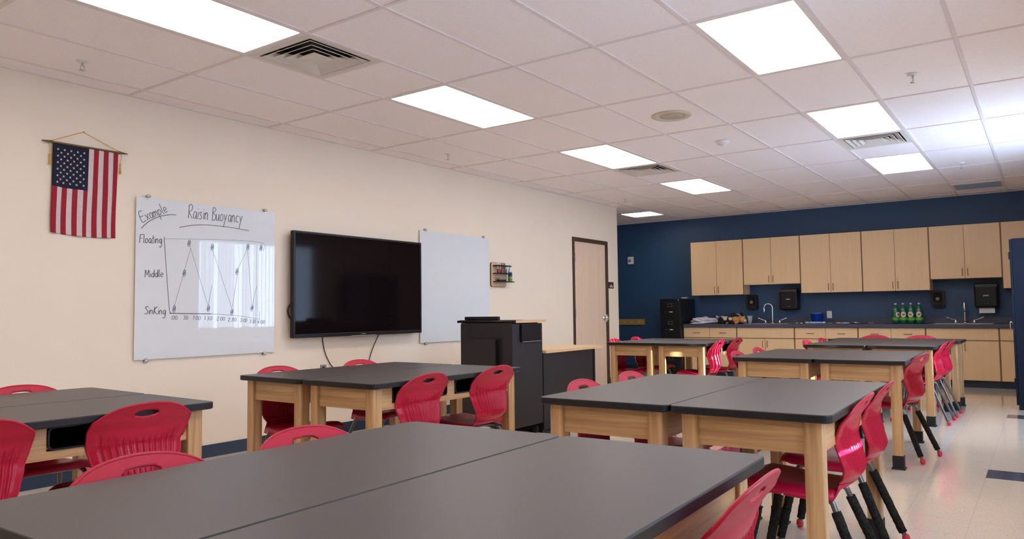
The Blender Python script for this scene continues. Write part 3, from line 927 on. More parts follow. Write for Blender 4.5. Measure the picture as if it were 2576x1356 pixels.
# ---- handwriting: simple stroke letters (x right, y up, cap height 1)
G = {
 'E': [[(.5, 1), (.05, .97), (0, 0), (.5, .04)], [(0.02, .52), (.42, .54)]],
 'x': [[(0, .55), (.4, 0)], [(.42, .57), (0, -.03)]],
 'a': [[(.36, .46), (.2, .55), (.03, .35), (.08, .06), (.25, .03), (.36, .3), (.38, .5), (.4, .05), (.5, 0)]],
 'm': [[(0, .52), (.02, 0)], [(.02, .35), (.12, .54), (.22, .42), (.24, 0)], [(.24, .35), (.36, .54), (.46, .42), (.5, .02)]],
 'p': [[(.02, .52), (.0, -.45)], [(.02, .38), (.2, .56), (.38, .34), (.22, .02), (.03, .1)]],
 'l': [[(.05, 1.02), (.04, .12), (.14, 0)]],
 'e': [[(.02, .26), (.36, .32), (.3, .52), (.14, .54), (.02, .28), (.12, .03), (.38, .08)]],
 'R': [[(.05, 0), (.03, 1)], [(.0, .95), (.3, 1.05), (.46, .8), (.3, .55), (.06, .5), (.5, 0)]],
 'i': [[(.05, .52), (.06, .02)], [(.05, .74), (.06, .78)]],
 's': [[(.32, .5), (.12, .54), (.06, .4), (.28, .22), (.26, .03), (.0, .03)]],
 'n': [[(.0, .52), (.02, 0)], [(.02, .35), (.16, .55), (.3, .45), (.34, 0)]],
 'B': [[(.05, 0), (.03, 1)], [(.0, .96), (.3, 1.0), (.4, .78), (.06, .54), (.42, .42), (.4, .08), (.02, 0)]],
 'u': [[(.0, .52), (.04, .1), (.18, .02), (.3, .2), (.34, .54), (.36, .04), (.44, 0)]],
 'o': [[(.2, .54), (.03, .4), (.05, .08), (.22, .02), (.36, .2), (.33, .46), (.2, .54)]],
 'y': [[(.0, .54), (.16, .1)], [(.36, .56), (.16, .1), (.0, -.46)]],
 'c': [[(.34, .46), (.18, .55), (.02, .3), (.12, .03), (.36, .08)]],
 'F': [[(.02, 0), (.06, 1.0)], [(.02, .98), (.55, 1.02)], [(.05, .55), (.4, .57)]],
 't': [[(.14, .95), (.12, .1), (.24, .0)], [(.0, .6), (.3, .62)]],
 'g': [[(.36, .48), (.2, .55), (.03, .35), (.1, .06), (.28, .08), (.37, .5), (.36, -.35), (.18, -.48), (.02, -.36)]],
 'M': [[(.0, 0), (.06, 1), (.3, .3), (.52, 1), (.6, 0)]],
 'd': [[(.34, .44), (.18, .54), (.02, .3), (.12, .03), (.3, .1), (.36, 1.0), (.38, .02)]],
 'S': [[(.46, .88), (.26, 1.0), (.06, .8), (.4, .42), (.36, .06), (.02, .06)]],
 'K': [[(.02, 0), (.04, 1)], [(.45, 1), (.06, .48), (.5, 0)]],
 'h': [[(.02, 1.0), (.02, 0)], [(.02, .32), (.16, .54), (.3, .44), (.34, 0)]],
 ':': [[(.06, .45), (.07, .5)], [(.06, .1), (.07, .15)]],
 '0': [[(.22, .95), (.04, .7), (.06, .2), (.22, .0), (.4, .25), (.38, .75), (.22, .95)]],
 '1': [[(.08, .8), (.16, 1), (.16, 0)]],
 '2': [[(.02, .75), (.2, .98), (.36, .74), (.02, .02), (.42, .04)]],
 '3': [[(.02, .9), (.25, .98), (.34, .75), (.14, .52), (.36, .4), (.28, .04), (.0, .06)]],
 '4': [[(.26, 1), (.0, .4), (.42, .42)], [(.32, .7), (.3, 0)]],
}
GWD = {'M': .74, 'm': .64, 'i': .2, 'l': .24, ':': .2, '1': .32, ' ': .4, 't': .36, 'E': .62, 'F': .6, 'R': .62, 'K': .62, 'S': .58}
BX0 = 0.0065            # strokes lie on the board face
def write(mb, text, y0, z0, y1, z1, hgt, r=0.0030, shear=0.08):
    """text along a baseline from (y0,z0) to (y1,z1) on the board"""
    tot = sum(GWD.get(c, .52) for c in text)
    L = sqrt((y1 - y0) ** 2 + (z1 - z0) ** 2)
    ux, uz = (y1 - y0) / L, (z1 - z0) / L
    sc = L / tot
    cur = 0.0
    for c in text:
        for st in G.get(c, []):
            pts = [(cur + px * sc * 1.0 + py * hgt * shear, py * hgt) for px, py in st]
            pts = [Vector((BX0, y0 + a * ux - b_ * uz, z0 + a * uz + b_ * ux)) for a, b_ in pts]
            mb.tube(smooth_path(pts, 4) if len(pts) > 2 else pts, r, 5)
        cur += GWD.get(c, .52) * sc
def stroke(mb, pts, r=0.0022):
    P = [Vector((BX0, a, b_)) for a, b_ in pts]
    mb.tube(smooth_path(P, 6) if len(P) > 2 else P, r, 5)

def whiteboard(y0, y1, z0, z1, label):
    t = thing('whiteboard', label, 'whiteboard', (XL, 0, 0))
    MB().box(0.0005, 0.0065, y0, y1, z0, z1).obj('board_panel', M['board'], t).location = (0.012, 0, 0)
    for yy in (y0 + 0.09, y1 - 0.10):
        for zz, s in ((z1 + 0.012, 1), (z0 - 0.012, -1)):
            p = MB().lathe([(0.0, 0.034), (0.011, 0.033), (0.013, 0.026), (0.013, 0.0)], (0, yy, zz), 16, 'X')
            p.box(0.010, 0.024, yy - 0.008, yy + 0.008, min(zz, zz - s * 0.022), max(zz, zz - s * 0.022))
            p.obj('mounting_clip', M['steel'], t)
    return t
wb = whiteboard(-1.155, 0.066, 0.808, 2.020, 'square whiteboard with the handwritten Raisin Buoyancy graph on the cream wall')
BOFF = 0.012
ink = MB(); write(ink, 'Raisin Buoyancy', -0.745, 1.898, -0.250, 1.902, 0.105, 0.0026)
stroke(ink, [(-0.814, 1.818), (-0.70, 1.845), (-0.56, 1.858), (-0.36, 1.855), (-0.192, 1.842)], 0.0026)
ink.obj('title_writing', M['ink'], wb).location = (BOFF, 0, 0)
ink = MB(); write(ink, 'Example', -1.108, 1.832, -0.905, 1.932, 0.078, 0.0024, 0.0)
stroke(ink, [(-1.115, 1.785), (-1.06, 1.84), (-0.98, 1.885), (-0.90, 1.908), (-0.845, 1.912)], 0.0026)
ink.obj('example_writing', M['ink'], wb).location = (BOFF, 0, 0)
for args in (('Floating', -1.128, 1.676, -0.950, 1.684, 0.062, 0.0026), ('Middle', -1.082, 1.420, -0.935, 1.428, 0.056, 0.0026), ('SinKing', -1.082, 1.146, -0.912, 1.142, 0.058, 0.0026)):
    ink = MB(); write(ink, *args)
    ink.obj('row_writing', M['ink'], wb).location = (BOFF, 0, 0)
for s_, y, z, w, q in ((':00', -0.877, 1.103, 0.058, 'k'), ('30', -0.773, 1.102, 0.040, 'k'), ('1:00', -0.693, 1.098, 0.068, 'k'), ('1:30', -0.598, 1.094, 0.074, 'b'),
                       ('2:00', -0.486, 1.089, 0.076, 'k'), ('2:30', -0.385, 1.080, 0.082, 'k'), ('3:00', -0.270, 1.073, 0.068, 'k'), ('3:30', -0.180, 1.062, 0.060, 'k'), ('4:00', -0.104, 1.056, 0.078, 'k')):
    ink = MB(); write(ink, s_, y, z, y + w, z - 0.002, 0.030, 0.0018)
    ink.obj('time_writing', M['ink'], wb).location = (BOFF, 0, 0)
ink = MB()
stroke(ink, [(-0.938, 1.735), (-0.918, 1.50), (-0.890, 1.20), (-0.878, 1.152)], 0.0024)
stroke(ink, [(-0.885, 1.150), (-0.70, 1.146), (-0.537, 1.143)], 0.0032)
stroke(ink, [(-0.537, 1.143), (-0.30, 1.125), (-0.075, 1.092)], 0.0014)
stroke(ink, [(-0.938, 1.720), (-0.60, 1.740), (-0.30, 1.752), (-0.055, 1.745), (-0.050, 1.68)], 0.0012)
PT = [(-0.849, 1.184), (-0.770, 1.462), (-0.733, 1.698), (-0.561, 1.186), (-0.532, 1.681), (-0.348, 1.158), (-0.305, 1.491), (-0.203, 1.702), (-0.158, 1.189), (-0.073, 1.705)]
for (a, c) in (((-0.849, 1.20), (-0.720, 1.66)), ((-0.725, 1.675), (-0.565, 1.21)), ((-0.561, 1.21), (-0.532, 1.375)), ((-0.528, 1.655), (-0.350, 1.19)),
               ((-0.345, 1.19), (-0.300, 1.47)), ((-0.298, 1.51), (-0.213, 1.675)), ((-0.203, 1.672), (-0.162, 1.215)), ((-0.155, 1.215), (-0.112, 1.376)), ((-0.085, 1.16), (-0.082, 1.10))):
    stroke(ink, [a, c], 0.0012)
ink.obj('graph_lines', M['ink'], wb).location = (BOFF, 0, 0)
for i, (a, c) in enumerate(PT):
    ink = MB()
    w, h = 0.012, 0.026
    loop = [(a + w * cos(q * pi / 6 + 0.4) + 0.003 * sin(q * pi / 6), c + h * sin(q * pi / 6 + 0.4)) for q in range(13)]
    stroke(ink, loop, 0.0022)
    for d in (-0.4, 0.0, 0.4):
        stroke(ink, [(a + d * w - 0.003, c - 0.5 * h), (a + d * w + 0.004, c + 0.55 * h)], 0.0016)
    ink.obj('raisin_mark', M['inkblue'], wb).location = (BOFF, 0, 0)
whiteboard(1.925, 3.150, 0.808, 2.022, 'blank whiteboard between the television and the marker rack')

# ---- television
tv = thing('television', 'large black flat-screen television mounted on the cream wall', 'television', (XL, 1.035, 0.92))
TWd, THt = 1.655, 0.955
c = MB()
for (a, b_, d, e) in ((-TWd / 2, -TWd / 2 + 0.022, 0, THt), (TWd / 2 - 0.022, TWd / 2, 0, THt), (-TWd / 2 + 0.022, TWd / 2 - 0.022, 0, 0.034), (-TWd / 2 + 0.022, TWd / 2 - 0.022, THt - 0.020, THt)):
    c.box(0.055, 0.098, a, b_, d, e, 0.003)
c.box(0.045, 0.080, -TWd / 2 + 0.004, TWd / 2 - 0.004, 0.004, THt - 0.004, 0.004)
c.box(0.025, 0.046, -0.55, 0.55, 0.12, 0.62, 0.006)
c.obj('bezel', M['black'], tv)
box('screen', M['screen'], tv, 0.088, 0.0925, -TWd / 2 + 0.022, TWd / 2 - 0.022, 0.034, THt - 0.020)
lg = MB()
for k in range(5): lg.box(0.0975, 0.0990, -0.028 + k * 0.012, -0.020 + k * 0.012, 0.013, 0.021)
lg.obj('maker_mark', M['steel'], tv)
box('wall_bracket', M['black'], tv, 0.002, 0.03, -0.30, 0.30, 0.25, 0.70)
box('lower_lip', M['grey'], tv, 0.090, 0.0995, -0.16, 0.16, -0.006, 0.004, 0.002)
lp = MB().tube([(XL + a, y, z) for a, y, z in smooth_path([(0.05, 0.30, 1.27), (0.035, 0.238, 1.235), (0.025, 0.205, 1.17), (0.03, 0.222, 1.10), (0.045, 0.27, 1.055), (0.05, 0.30, 1.05)], 6)], 0.007, 8)
tag(lp.obj('cable_loop', M['black']), 'black cable looping out behind the left edge of the television', 'cable')
c1 = MB().tube([(XL + 0.010, y, z) for _, y, z in smooth_path([(0, 0.605, 0.93), (0, 0.612, 0.87), (0, 0.628, 0.80), (0, 0.651, 0.741), (0, 0.70, 0.66), (0, 0.745, 0.61), (0, 0.70, 0.56), (0, 0.64, 0.60)], 6)], 0.0045, 8)
tag(c1.obj('power_cord', M['cordbrown']), 'thin brown cord hanging below the left half of the television to the outlet', 'cord')
c2 = MB().tube([(XL + 0.010, y, z) for _, y, z in smooth_path([(0, 1.335, 0.93), (0, 1.30, 0.88), (0, 1.25, 0.80), (0, 1.214, 0.727), (0, 1.19, 0.66), (0, 1.15, 0.5), (0, 1.12, 0.34), (0, 1.12, 0.30)], 6)], 0.0045, 8)
tag(c2.obj('power_cord', M['cordbrown']), 'thin brown cord hanging below the right half of the television', 'cord')
ot = thing('wall_outlet', 'grey power outlet on the cream wall under the television', 'outlet', (XL, 0.622, 0.61))
box('face_plate', M['grey'], ot, 0, 0.006, -0.036, 0.036, -0.055, 0.050, 0.002)
for z in (-0.030, 0.016):
    MB().lathe([(0.0, 0.010), (0.014, 0.009), (0.016, 0.005)], (0, 0, z + 0.005), 14, 'X').obj('socket', M['blackmatt'], ot)

# ---- marker rack
mr = thing('marker_rack', 'small plywood rack with black shelves on the cream wall', 'rack', (XL, 3.35, 1.44))
MB().prism(rrect(0.305, 0.292, 0.025, 5, 0, 0.146), 'X', 0.010, 0.016).obj('back_panel', M['birchply'], mr)
MB().prism(rrect(0.315, 0.300, 0.028, 5, 0, 0.146), 'X', 0.0, 0.010).obj('edge_panel', M['black'], mr)
for z, y1 in ((0.255, 0.150), (0.160, 0.150), (0.060, 0.205)):
    s_ = MB().box(0.016, 0.105, -0.125, y1, z - 0.006, z + 0.006, 0.002)
    s_.obj('shelf', M['black'], mr)
MKX = XL + 0.060
def marker(y, body, cap, label):
    t = thing('whiteboard_marker', label, 'marker', (MKX, y, 1.6065), 0, 'markers on the rack')
    MB().lathe([(0.0, 0.0), (0.008, 0.001), (0.0085, 0.045), (0.0085, 0.046)], n=14).obj('cap', cap, t)
    MB().lathe([(0.0075, 0.046), (0.0075, 0.118), (0.004, 0.122), (0.0, 0.123)], n=14).obj('barrel', body, t)
marker(3.270, M['white'], M['mk_brown'], 'white marker with a brown cap, leftmost in the rack')
marker(3.325, M['white'], M['mk_red'], 'white marker with a red cap in the rack')
marker(3.352, M['mk_red'], M['mk_red'], 'all-red marker in the middle of the rack')
marker(3.405, M['mk_green'], M['mk_green'], 'dark green marker in the rack')
marker(3.440, M['white'], M['mk_blue'], 'white marker with a blue cap, rightmost in the rack')
er = thing('eraser', 'dark felt eraser lying on the bottom shelf of the rack', 'eraser', (XL + 0.060, 3.345, 1.5065))
box('felt', M['blackmatt'], er, -0.022, 0.022, -0.070, 0.070, 0, 0.016, 0.003)
box('handle', M['grey'], er, -0.024, 0.024, -0.072, 0.072, 0.016, 0.034, 0.006)
sp = thing('spray_bottle', 'white cleaner bottle with blue and green label at the end of the rack', 'bottle', (XL + 0.062, 3.525, 1.5065))
MB().lathe([(0.0, 0.0), (0.025, 0.002), (0.026, 0.12), (0.022, 0.145), (0.011, 0.165), (0.011, 0.175)], n=20).obj('body', M['white'], sp)
MB().lathe([(0.0264, 0.012), (0.0264, 0.060)], n=20).obj('green_label', M['label_green'], sp)
MB().lathe([(0.0264, 0.062), (0.0264, 0.115)], n=20).obj('blue_label', M['mk_blue'], sp)
h = MB().lathe([(0.013, 0.172), (0.013, 0.190), (0.008, 0.200), (0.006, 0.215), (0.0, 0.216)], n=14)
h.obj('cap', M['white'], sp)

# ---- room sign
sg = thing('room_sign', 'small dark brown room sign beside the door', 'sign', (XL, 6.283, 1.472))
box('plate', M['sign'], sg, 0, 0.006, -0.078, 0.078, 0, 0.100)
s_ = MB()
s_.prism([(-0.022, 0.052), (0.022, 0.052), (0.030, 0.040), (-0.030, 0.040)], 'X', 0.006, 0.0075)
s_.prism([(-0.012, 0.058), (0.012, 0.058), (0.012, 0.053), (-0.012, 0.053)], 'X', 0.006, 0.0075)
for k in range(9): s_.box(0.006, 0.0075, -0.050 + k * 0.0115, -0.042 + k * 0.0115, 0.018, 0.032)
s_.obj('raised_symbol', M['white'], sg)

# ================================================================== LECTERN AND DESK
le = thing('lectern', 'tall black teaching lectern on casters with a wood-edged top', 'lectern', (-1.95, 1.625, 0))
lx0, lx1, ly0, ly1 = -0.292, 0.300, -0.242, 0.242
box('body', M['darkpanel'], le, lx0, lx1, ly0, ly1, 0.095, 1.022, 0.003)
tp = MB().prism(rrect(0.655, 0.50, 0.012, 3, -0.004, 0.035), 'Z', 1.030, 1.054)
tp.obj('worktop', M['mapletop'], le)
MB().tube([(-0.335, -0.228, 1.042), (0.326, -0.228, 1.042)], 0.0125, 12).obj('bumper_edge', M['black'], le)
MB().box(-0.320, 0.318, -0.222, -0.100, 1.0535, 1.0565).obj('top_inlay', M['black'], le)
box('support_cleat', M['black'], le, lx0 + 0.03, lx1 - 0.03, ly0 + 0.03, ly1 - 0.03, 1.022, 1.030)
box('front_lip', M['darkpanel'], le, lx0 + 0.012, lx1, ly0 - 0.004, ly0 + 0.004, 0.985, 1.030)
fp = MB().prism(rrect(0.31, 0.50, 0.014, 4, -0.005, 0.636), 'Y', ly0 - 0.055, ly0 - 0.035)
fp.box(-0.12, 0.11, ly0 - 0.036, ly0 + 0.002, 0.45, 0.80)
fp.obj('folding_shelf', M['darkpanel'], le)
box('side_drawer', M['black'], le, lx1, lx1 + 0.022, -0.120, 0.190, 0.857, 1.018, 0.002)
box('drawer_pull', M['steel'], le, lx1 + 0.020, lx1 + 0.026, -0.115, 0.185, 0.856, 0.862)
for sx in (-1, 1):
    for sy in (-1, 1):
        w = MB()
        cx, cy = sx * 0.225 + 0.004, sy * 0.205
        w.lathe([(0.0, -0.014), (0.030, -0.014), (0.038, -0.008), (0.038, 0.008), (0.030, 0.014), (0.0, 0.014)], (cx, cy, 0.038), 20, 'Y')
        w.box(cx - 0.012, cx + 0.012, cy - 0.022, cy - 0.016, 0.035, 0.095)
        w.box(cx - 0.012, cx + 0.012, cy + 0.016, cy + 0.022, 0.035, 0.095)
        w.box(cx - 0.02, cx + 0.02, cy - 0.022, cy + 0.022, 0.084, 0.096)
        w.obj('caster', M['blackmatt'], le)
box('book_stop', M['black'], le, -0.275, 0.110, -0.205, -0.160, 1.0566, 1.089, 0.006)

dk = thing('teacher_desk', 'low desk with dark panels and pale wood top behind the lectern', 'desk', (-1.96, 2.428, 0))
MB().prism(rrect(0.70, 1.10, 0.012, 3, 0.0, 0.0), 'Z', 0.738, 0.764).obj('desktop', M['mapletop'], dk)
box('front_panel', M['darkpanel'], dk, 0.285, 0.305, -0.54, 0.405, 0.02, 0.738)
box('end_panel', M['darkpanel'], dk, -0.33, 0.315, 0.405, 0.43, 0.0, 0.738)
box('near_panel', M['darkpanel'], dk, -0.33, 0.284, -0.54, -0.515, 0.0, 0.738)
box('back_panel', M['darkpanel'], dk, -0.33, -0.31, -0.514, 0.404, 0.3, 0.738)

# ================================================================== BLUE WALL
fa = thing('fire_alarm', 'white wall strobe and horn high on the blue wall', 'alarm', (-4.15, YB, 2.0))
box('housing', M['white'], fa, -0.055, 0.058, -0.045, 0, 0, 0.142, 0.010)
MB().lathe([(0.030, 0.0), (0.028, -0.008), (0.018, -0.010), (0.018, -0.006), (0.0, -0.006)], (-0.010, -0.045, 0.065), 20, 'Y').obj('lens', M['grey'], fa)
cr = thing('coat_rack', 'golden wooden strip of coat hooks on the blue wall', 'coat rack', (-4.25, YB, 0.855))
box('rail', M['yellow'], cr, -0.36, 0.355, -0.02, 0, 0, 0.108, 0.003)
for x in (-0.19, -0.05, 0.10, 0.255):
    hk = MB().tube(smooth_path([(x, -0.020, 0.075), (x, -0.05, 0.075), (x, -0.075, 0.082)], 4), 0.006, 8)
    hk.tube(smooth_path([(x, -0.020, 0.060), (x, -0.035, 0.035), (x - 0.005, -0.055, 0.03), (x - 0.01, -0.065, 0.045)], 4), 0.005, 8)
    hk.box(x - 0.012, x + 0.012, -0.024, -0.019, 0.035, 0.085)
    hk.obj('hook', M['chrome'], cr)

fc = thing('filing_cabinet', 'black four-drawer filing cabinet against the blue wall', 'filing cabinet', (-3.079, 8.40, 0))
box('body', M['filecab'], fc, -0.187, 0.187, -0.325, 0.325, 0.0, 1.318, 0.004)
for k in range(4):
    z0 = 0.05 + k * 0.306
    d = box('drawer', M['filecab'], fc, -0.172, 0.172, -0.336, -0.325, z0, z0 + 0.295, 0.004)
    hd = MB()
    for (a, b_, c_, e) in ((-0.042, 0.042, 0.212, 0.220), (-0.042, 0.042, 0.262, 0.270), (-0.042, -0.034, 0.220, 0.262), (0.034, 0.042, 0.220, 0.262)):
        hd.box(a, b_, -0.340, -0.336, z0 + c_, z0 + e)
    hd.obj('label_holder', M['chrome'], d)
    hp = MB().tube([(-0.055, -0.350, z0 + 0.125), (0.055, -0.350, z0 + 0.125)], 0.007, 10)
    for x in (-0.05, 0.05): hp.box(x - 0.005, x + 0.005, -0.350, -0.336, z0 + 0.121, z0 + 0.129)
    hp.obj('handle', M['chrome'], d)
    MB().lathe([(0.0, -0.006), (0.006, -0.005), (0.007, 0.0)], (-0.085, -0.336, z0 + 0.125), 10, 'Y').obj('thumb_latch', M['chrome'], d)
MB().lathe([(0.0, -0.006), (0.009, -0.005), (0.010, 0.0)], (0.150, -0.326, 1.296), 14, 'Y').obj('lock', M['chrome'], fc)
sb = thing('card_box', 'small pale grey box on top of the filing cabinet', 'box', (-2.97, 8.46, 1.318))
box('tray', M['grey'], sb, -0.045, 0.045, -0.03, 0.03, 0, 0.018)
box('lid', M['white'], sb, -0.047, 0.047, -0.032, 0.032, 0.018, 0.028, 0.002)

# ---- wall cabinets
UY = 8.438
def pull(mb_, x, y, z0, z1):
    mb_.tube(smooth_path([(x, y, z0), (x, y - 0.024, z0 + 0.006), (x, y - 0.028, (z0 + z1) / 2), (x, y - 0.024, z1 - 0.006), (x, y, z1)], 4), 0.0045, 8)
    return mb_
def pull_h(mb_, x0, x1, y, z):
    mb_.tube(smooth_path([(x0, y, z), (x0 + 0.006, y - 0.024, z), ((x0 + x1) / 2, y - 0.028, z), (x1 - 0.006, y - 0.024, z), (x1, y, z)], 4), 0.0045, 8)
    return mb_
SEAM = [-2.835, -1.912, -0.986, -0.069, 0.843, 1.731, 2.640]
SHORT = (1, 4)
UL = ['tall maple wall cabinet at the left end, above the stuffed toys',
      'short maple wall cabinet above the left sink',
      'tall maple wall cabinet above the blue bucket, third from the left',
      'tall maple wall cabinet directly above the green bottles',
      'short maple wall cabinet above the right sink',
      'maple wall cabinet at the right end, partly behind the navy cabinet']
for i in range(6):
    x0, x1 = SEAM[i], SEAM[i + 1]
    z0 = 1.532 if i in SHORT else 1.375
    cx = (x0 + x1) / 2
    w = (x1 - x0) / 2
    t = thing('wall_cabinet', UL[i], 'cabinet', (cx, UY, z0), 0, 'maple cabinets along the blue wall')
    hgt = 2.303 - z0
    box('body', M['maple'], t, -w + 0.0008, w - 0.0008, 0.020, YB - UY - 0.003, 0, hgt)
    for s in (-1, 1):
        a, b_ = (-w + 0.009, -0.003) if s < 0 else (0.003, w - 0.009)
        d = box('door', M['maple'], t, a, b_, 0.0, 0.0185, 0.001, hgt - 0.001, 0.001)
        pull(MB(), s * 0.034, 0.0, 0.035, 0.138).obj('handle', M['handle'], d)
    for x in (-w + 0.0008, w - 0.0088): box('edge_band', M['mapleedge'], t, x, x + 0.008, 0.004, 0.020, 0, hgt)

# ---- base cabinets
BYf = 8.168
BS = [-2.887, -1.958, -1.037, -0.110, 0.787, 1.672, 2.640]
BL = ['maple base cabinet with two drawers under the stuffed toys',
      'maple sink base cabinet below the left faucet',
      'maple base cabinet with two drawers below the blue bucket',
      'maple base cabinet with two drawers below the green bottles',
      'maple sink base cabinet below the right faucet',
      'maple base cabinet at the right end beside the navy cabinet']
for i in range(6):
    x0, x1 = BS[i], BS[i + 1]
    cx, w = (x0 + x1) / 2, (x1 - x0) / 2
    t = thing('base_cabinet', BL[i], 'cabinet', (cx, BYf, 0), 0, 'maple cabinets along the blue wall')
    box('body', M['maple'], t, -w + 0.0008, w - 0.0008, 0.020, YB - BYf - 0.003, 0.100, 0.826)
    box('kick_plate', M['base'], t, -w + 0.0008, w - 0.0008, 0.060, 0.075, 0.0, 0.100)
    for x in (-w + 0.0008, w - 0.0098): box('edge_band', M['mapleedge'], t, x, x + 0.009, 0.004, 0.020, 0.10, 0.826)
    box('mid_rail', M['mapleedge'], t, -w + 0.006, w - 0.006, 0.004, 0.020, 0.648, 0.656)
    if i in (1, 4):
        box('false_front', M['maple'], t, -w + 0.010, w - 0.010, 0, 0.0185, 0.658, 0.820, 0.001)
    else:
        for s in (-1, 1):
            a, b_ = (-w + 0.010, -0.003) if s < 0 else (0.003, w - 0.010)
            d = box('drawer', M['maple'], t, a, b_, 0, 0.0185, 0.658, 0.820, 0.001)
            pull_h(MB(), (a + b_) / 2 - 0.052, (a + b_) / 2 + 0.052, 0.0, 0.735).obj('handle', M['handle'], d)
    for s in (-1, 1):
        a, b_ = (-w + 0.010, -0.003) if s < 0 else (0.003, w - 0.010)
        d = box('door', M['maple'], t, a, b_, 0, 0.0185, 0.104, 0.645, 0.001)
        pull(MB(), s * 0.036, 0.0, 0.510, 0.612).obj('handle', M['handle'], d)
wt = thing('worktop', 'long slate-blue laminate counter along the blue wall', 'counter', (0, 0, 0.826))
MB().box(-2.878, 2.640, 8.128, YB - 0.001, 0.0, 0.056, 0.006).obj('counter_slab', M['counter'], wt)
MB().box(-2.878, 2.640, YB - 0.022, YB - 0.002, 0.0565, 0.140, 0.003).obj('backsplash', M['counter'], wt)
CZ = 0.8822
def faucet_set(cx, lab_s, lab_f, turn):
    s = thing('sink', lab_s, 'sink', (cx, 8.45, CZ))
    r = MB()
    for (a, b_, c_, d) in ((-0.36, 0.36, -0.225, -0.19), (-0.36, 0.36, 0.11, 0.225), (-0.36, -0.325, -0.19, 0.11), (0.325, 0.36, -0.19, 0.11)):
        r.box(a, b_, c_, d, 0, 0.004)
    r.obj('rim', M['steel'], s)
    MB().box(-0.325, 0.325, -0.19, 0.11, 0.0, 0.0012).obj('basin_shade', M['ventdark'], s)  # flat sheet, shade of the sink hollow put into its dark colour
    f = thing('faucet', lab_f, 'faucet', (cx, 8.615, CZ + 0.004))
    MB().lathe([(0.024, 0.0), (0.024, 0.012), (0.016, 0.022)], n=18).obj('base', M['chrome'], f)
    ct, st_ = cos(turn), sin(turn)
    pth = smooth_path([(0, 0, 0.02), (0, 0, 0.16), (0, 0, 0.26), (0.018 * ct, 0.018 * st_, 0.305), (0.065 * ct, 0.065 * st_, 0.325), (0.112 * ct, 0.112 * st_, 0.305), (0.130 * ct, 0.130 * st_, 0.25)], 6)
    MB().tube(pth, 0.0105, 12).obj('spout', M['chrome'], f)
    MB().lathe([(0.011, 0.255), (0.014, 0.245), (0.014, 0.19), (0.010, 0.165), (0.0, 0.165)], (0.130 * ct, 0.130 * st_, 0), 14).obj('aerator', M['chrome'], f)
    for sx in (-1, 1):
        hn = MB().lathe([(0.020, 0.0), (0.020, 0.02), (0.013, 0.035), (0.013, 0.05), (0.0, 0.052)], (sx * 0.115, 0, 0), 16)
        hn.tube(smooth_path([(sx * 0.115, 0, 0.048), (sx * 0.155, -0.005, 0.055), (sx * 0.205, -0.010, 0.075), (sx * 0.235, -0.012, 0.088)], 4), [0.007] * 4 + [0.008] * 4 + [0.011] * 4 + [0.013], 8)
        hn.obj('lever_handle', M['chrome'], f)
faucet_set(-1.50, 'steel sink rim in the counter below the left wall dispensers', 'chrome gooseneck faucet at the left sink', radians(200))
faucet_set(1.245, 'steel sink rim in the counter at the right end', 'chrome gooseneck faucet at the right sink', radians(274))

def soap(x, label):
    t = thing('soap_dispenser', label, 'soap dispenser', (x, YB, 1.118), 0, 'black soap dispensers on the blue wall')
    MB().prism(rrect(0.175, 0.258, 0.035, 5, 0, 0.129), 'Y', -0.085, 0).obj('housing', M['black'], t)
    MB().prism(rrect(0.115, 0.150, 0.03, 5, 0, 0.150), 'Y', -0.105, -0.085).obj('window', M['screen'], t)
    MB().lathe([(0.0, -0.112), (0.026, -0.108), (0.030, -0.098)], (0.0, 0, 0.125), 18, 'Y').obj('emblem', M['grey'], t)
    MB().box(-0.05, 0.05, -0.10, -0.085, 0.008, 0.040, 0.006).obj('push_bar', M['blackmatt'], t)
soap(-1.862, 'black soap dispenser to the left of the left faucet')
soap(0.905, 'black soap dispenser between the green bottles and right faucet')
def towel(x, label, paper):
    t = thing('paper_towel_dispenser', label, 'towel dispenser', (x, YB, 1.105), 0, 'black paper towel dispensers on the blue wall')
    MB().box(-0.145, 0.145, -0.20, 0, 0, 0.350, 0.028, 4).obj('housing', M['black'], t)
    MB().box(-0.135, 0.135, -0.204, -0.19, 0.295, 0.338, 0.004).obj('top_band', M['charcoal'], t)
    lg = MB()
    for k in range(4): lg.box(-0.034 + k * 0.017, -0.022 + k * 0.017, -0.2035, -0.199, 0.165 + (0.004 if k % 2 else 0), 0.183)
    lg.obj('logo', M['white'], t)
    ar = MB()
    ar.prism(rrect(0.090, 0.042, 0.02, 5, 0, 0.060), 'Y', -0.206, -0.199)
    ar.obj('feed_panel', M['blackmatt'], t)
    ic = MB()
    for sx in (-1, 1): ic.lathe([(0.0, -0.208), (0.007, -0.2075), (0.008, -0.205)], (sx * 0.017, 0, 0.060), 10, 'Y')
    ic.obj('indicator', M['grey'], t)
    if paper:
        MB().box(-0.095, 0.095, -0.145, -0.142, -0.075, 0.005).obj('paper_sheet', M['paper'], t)
towel(-1.225, 'black paper towel dispenser under the short cabinet at the left sink', False)
towel(1.520, 'black paper towel dispenser with white paper hanging out, by the right faucet', True)
ol = thing('wall_outlet', 'white outlet plate on the blue wall above the blue bucket', 'outlet', (-0.640, YB, 1.020))
box('face_plate', M['white'], ol, -0.038, 0.038, -0.006, 0, -0.060, 0.060, 0.002)
for z in (-0.022, 0.022): MB().box(-0.014, 0.014, -0.009, -0.006, z - 0.014, z + 0.014, 0.003).obj('socket', M['paper'], ol)

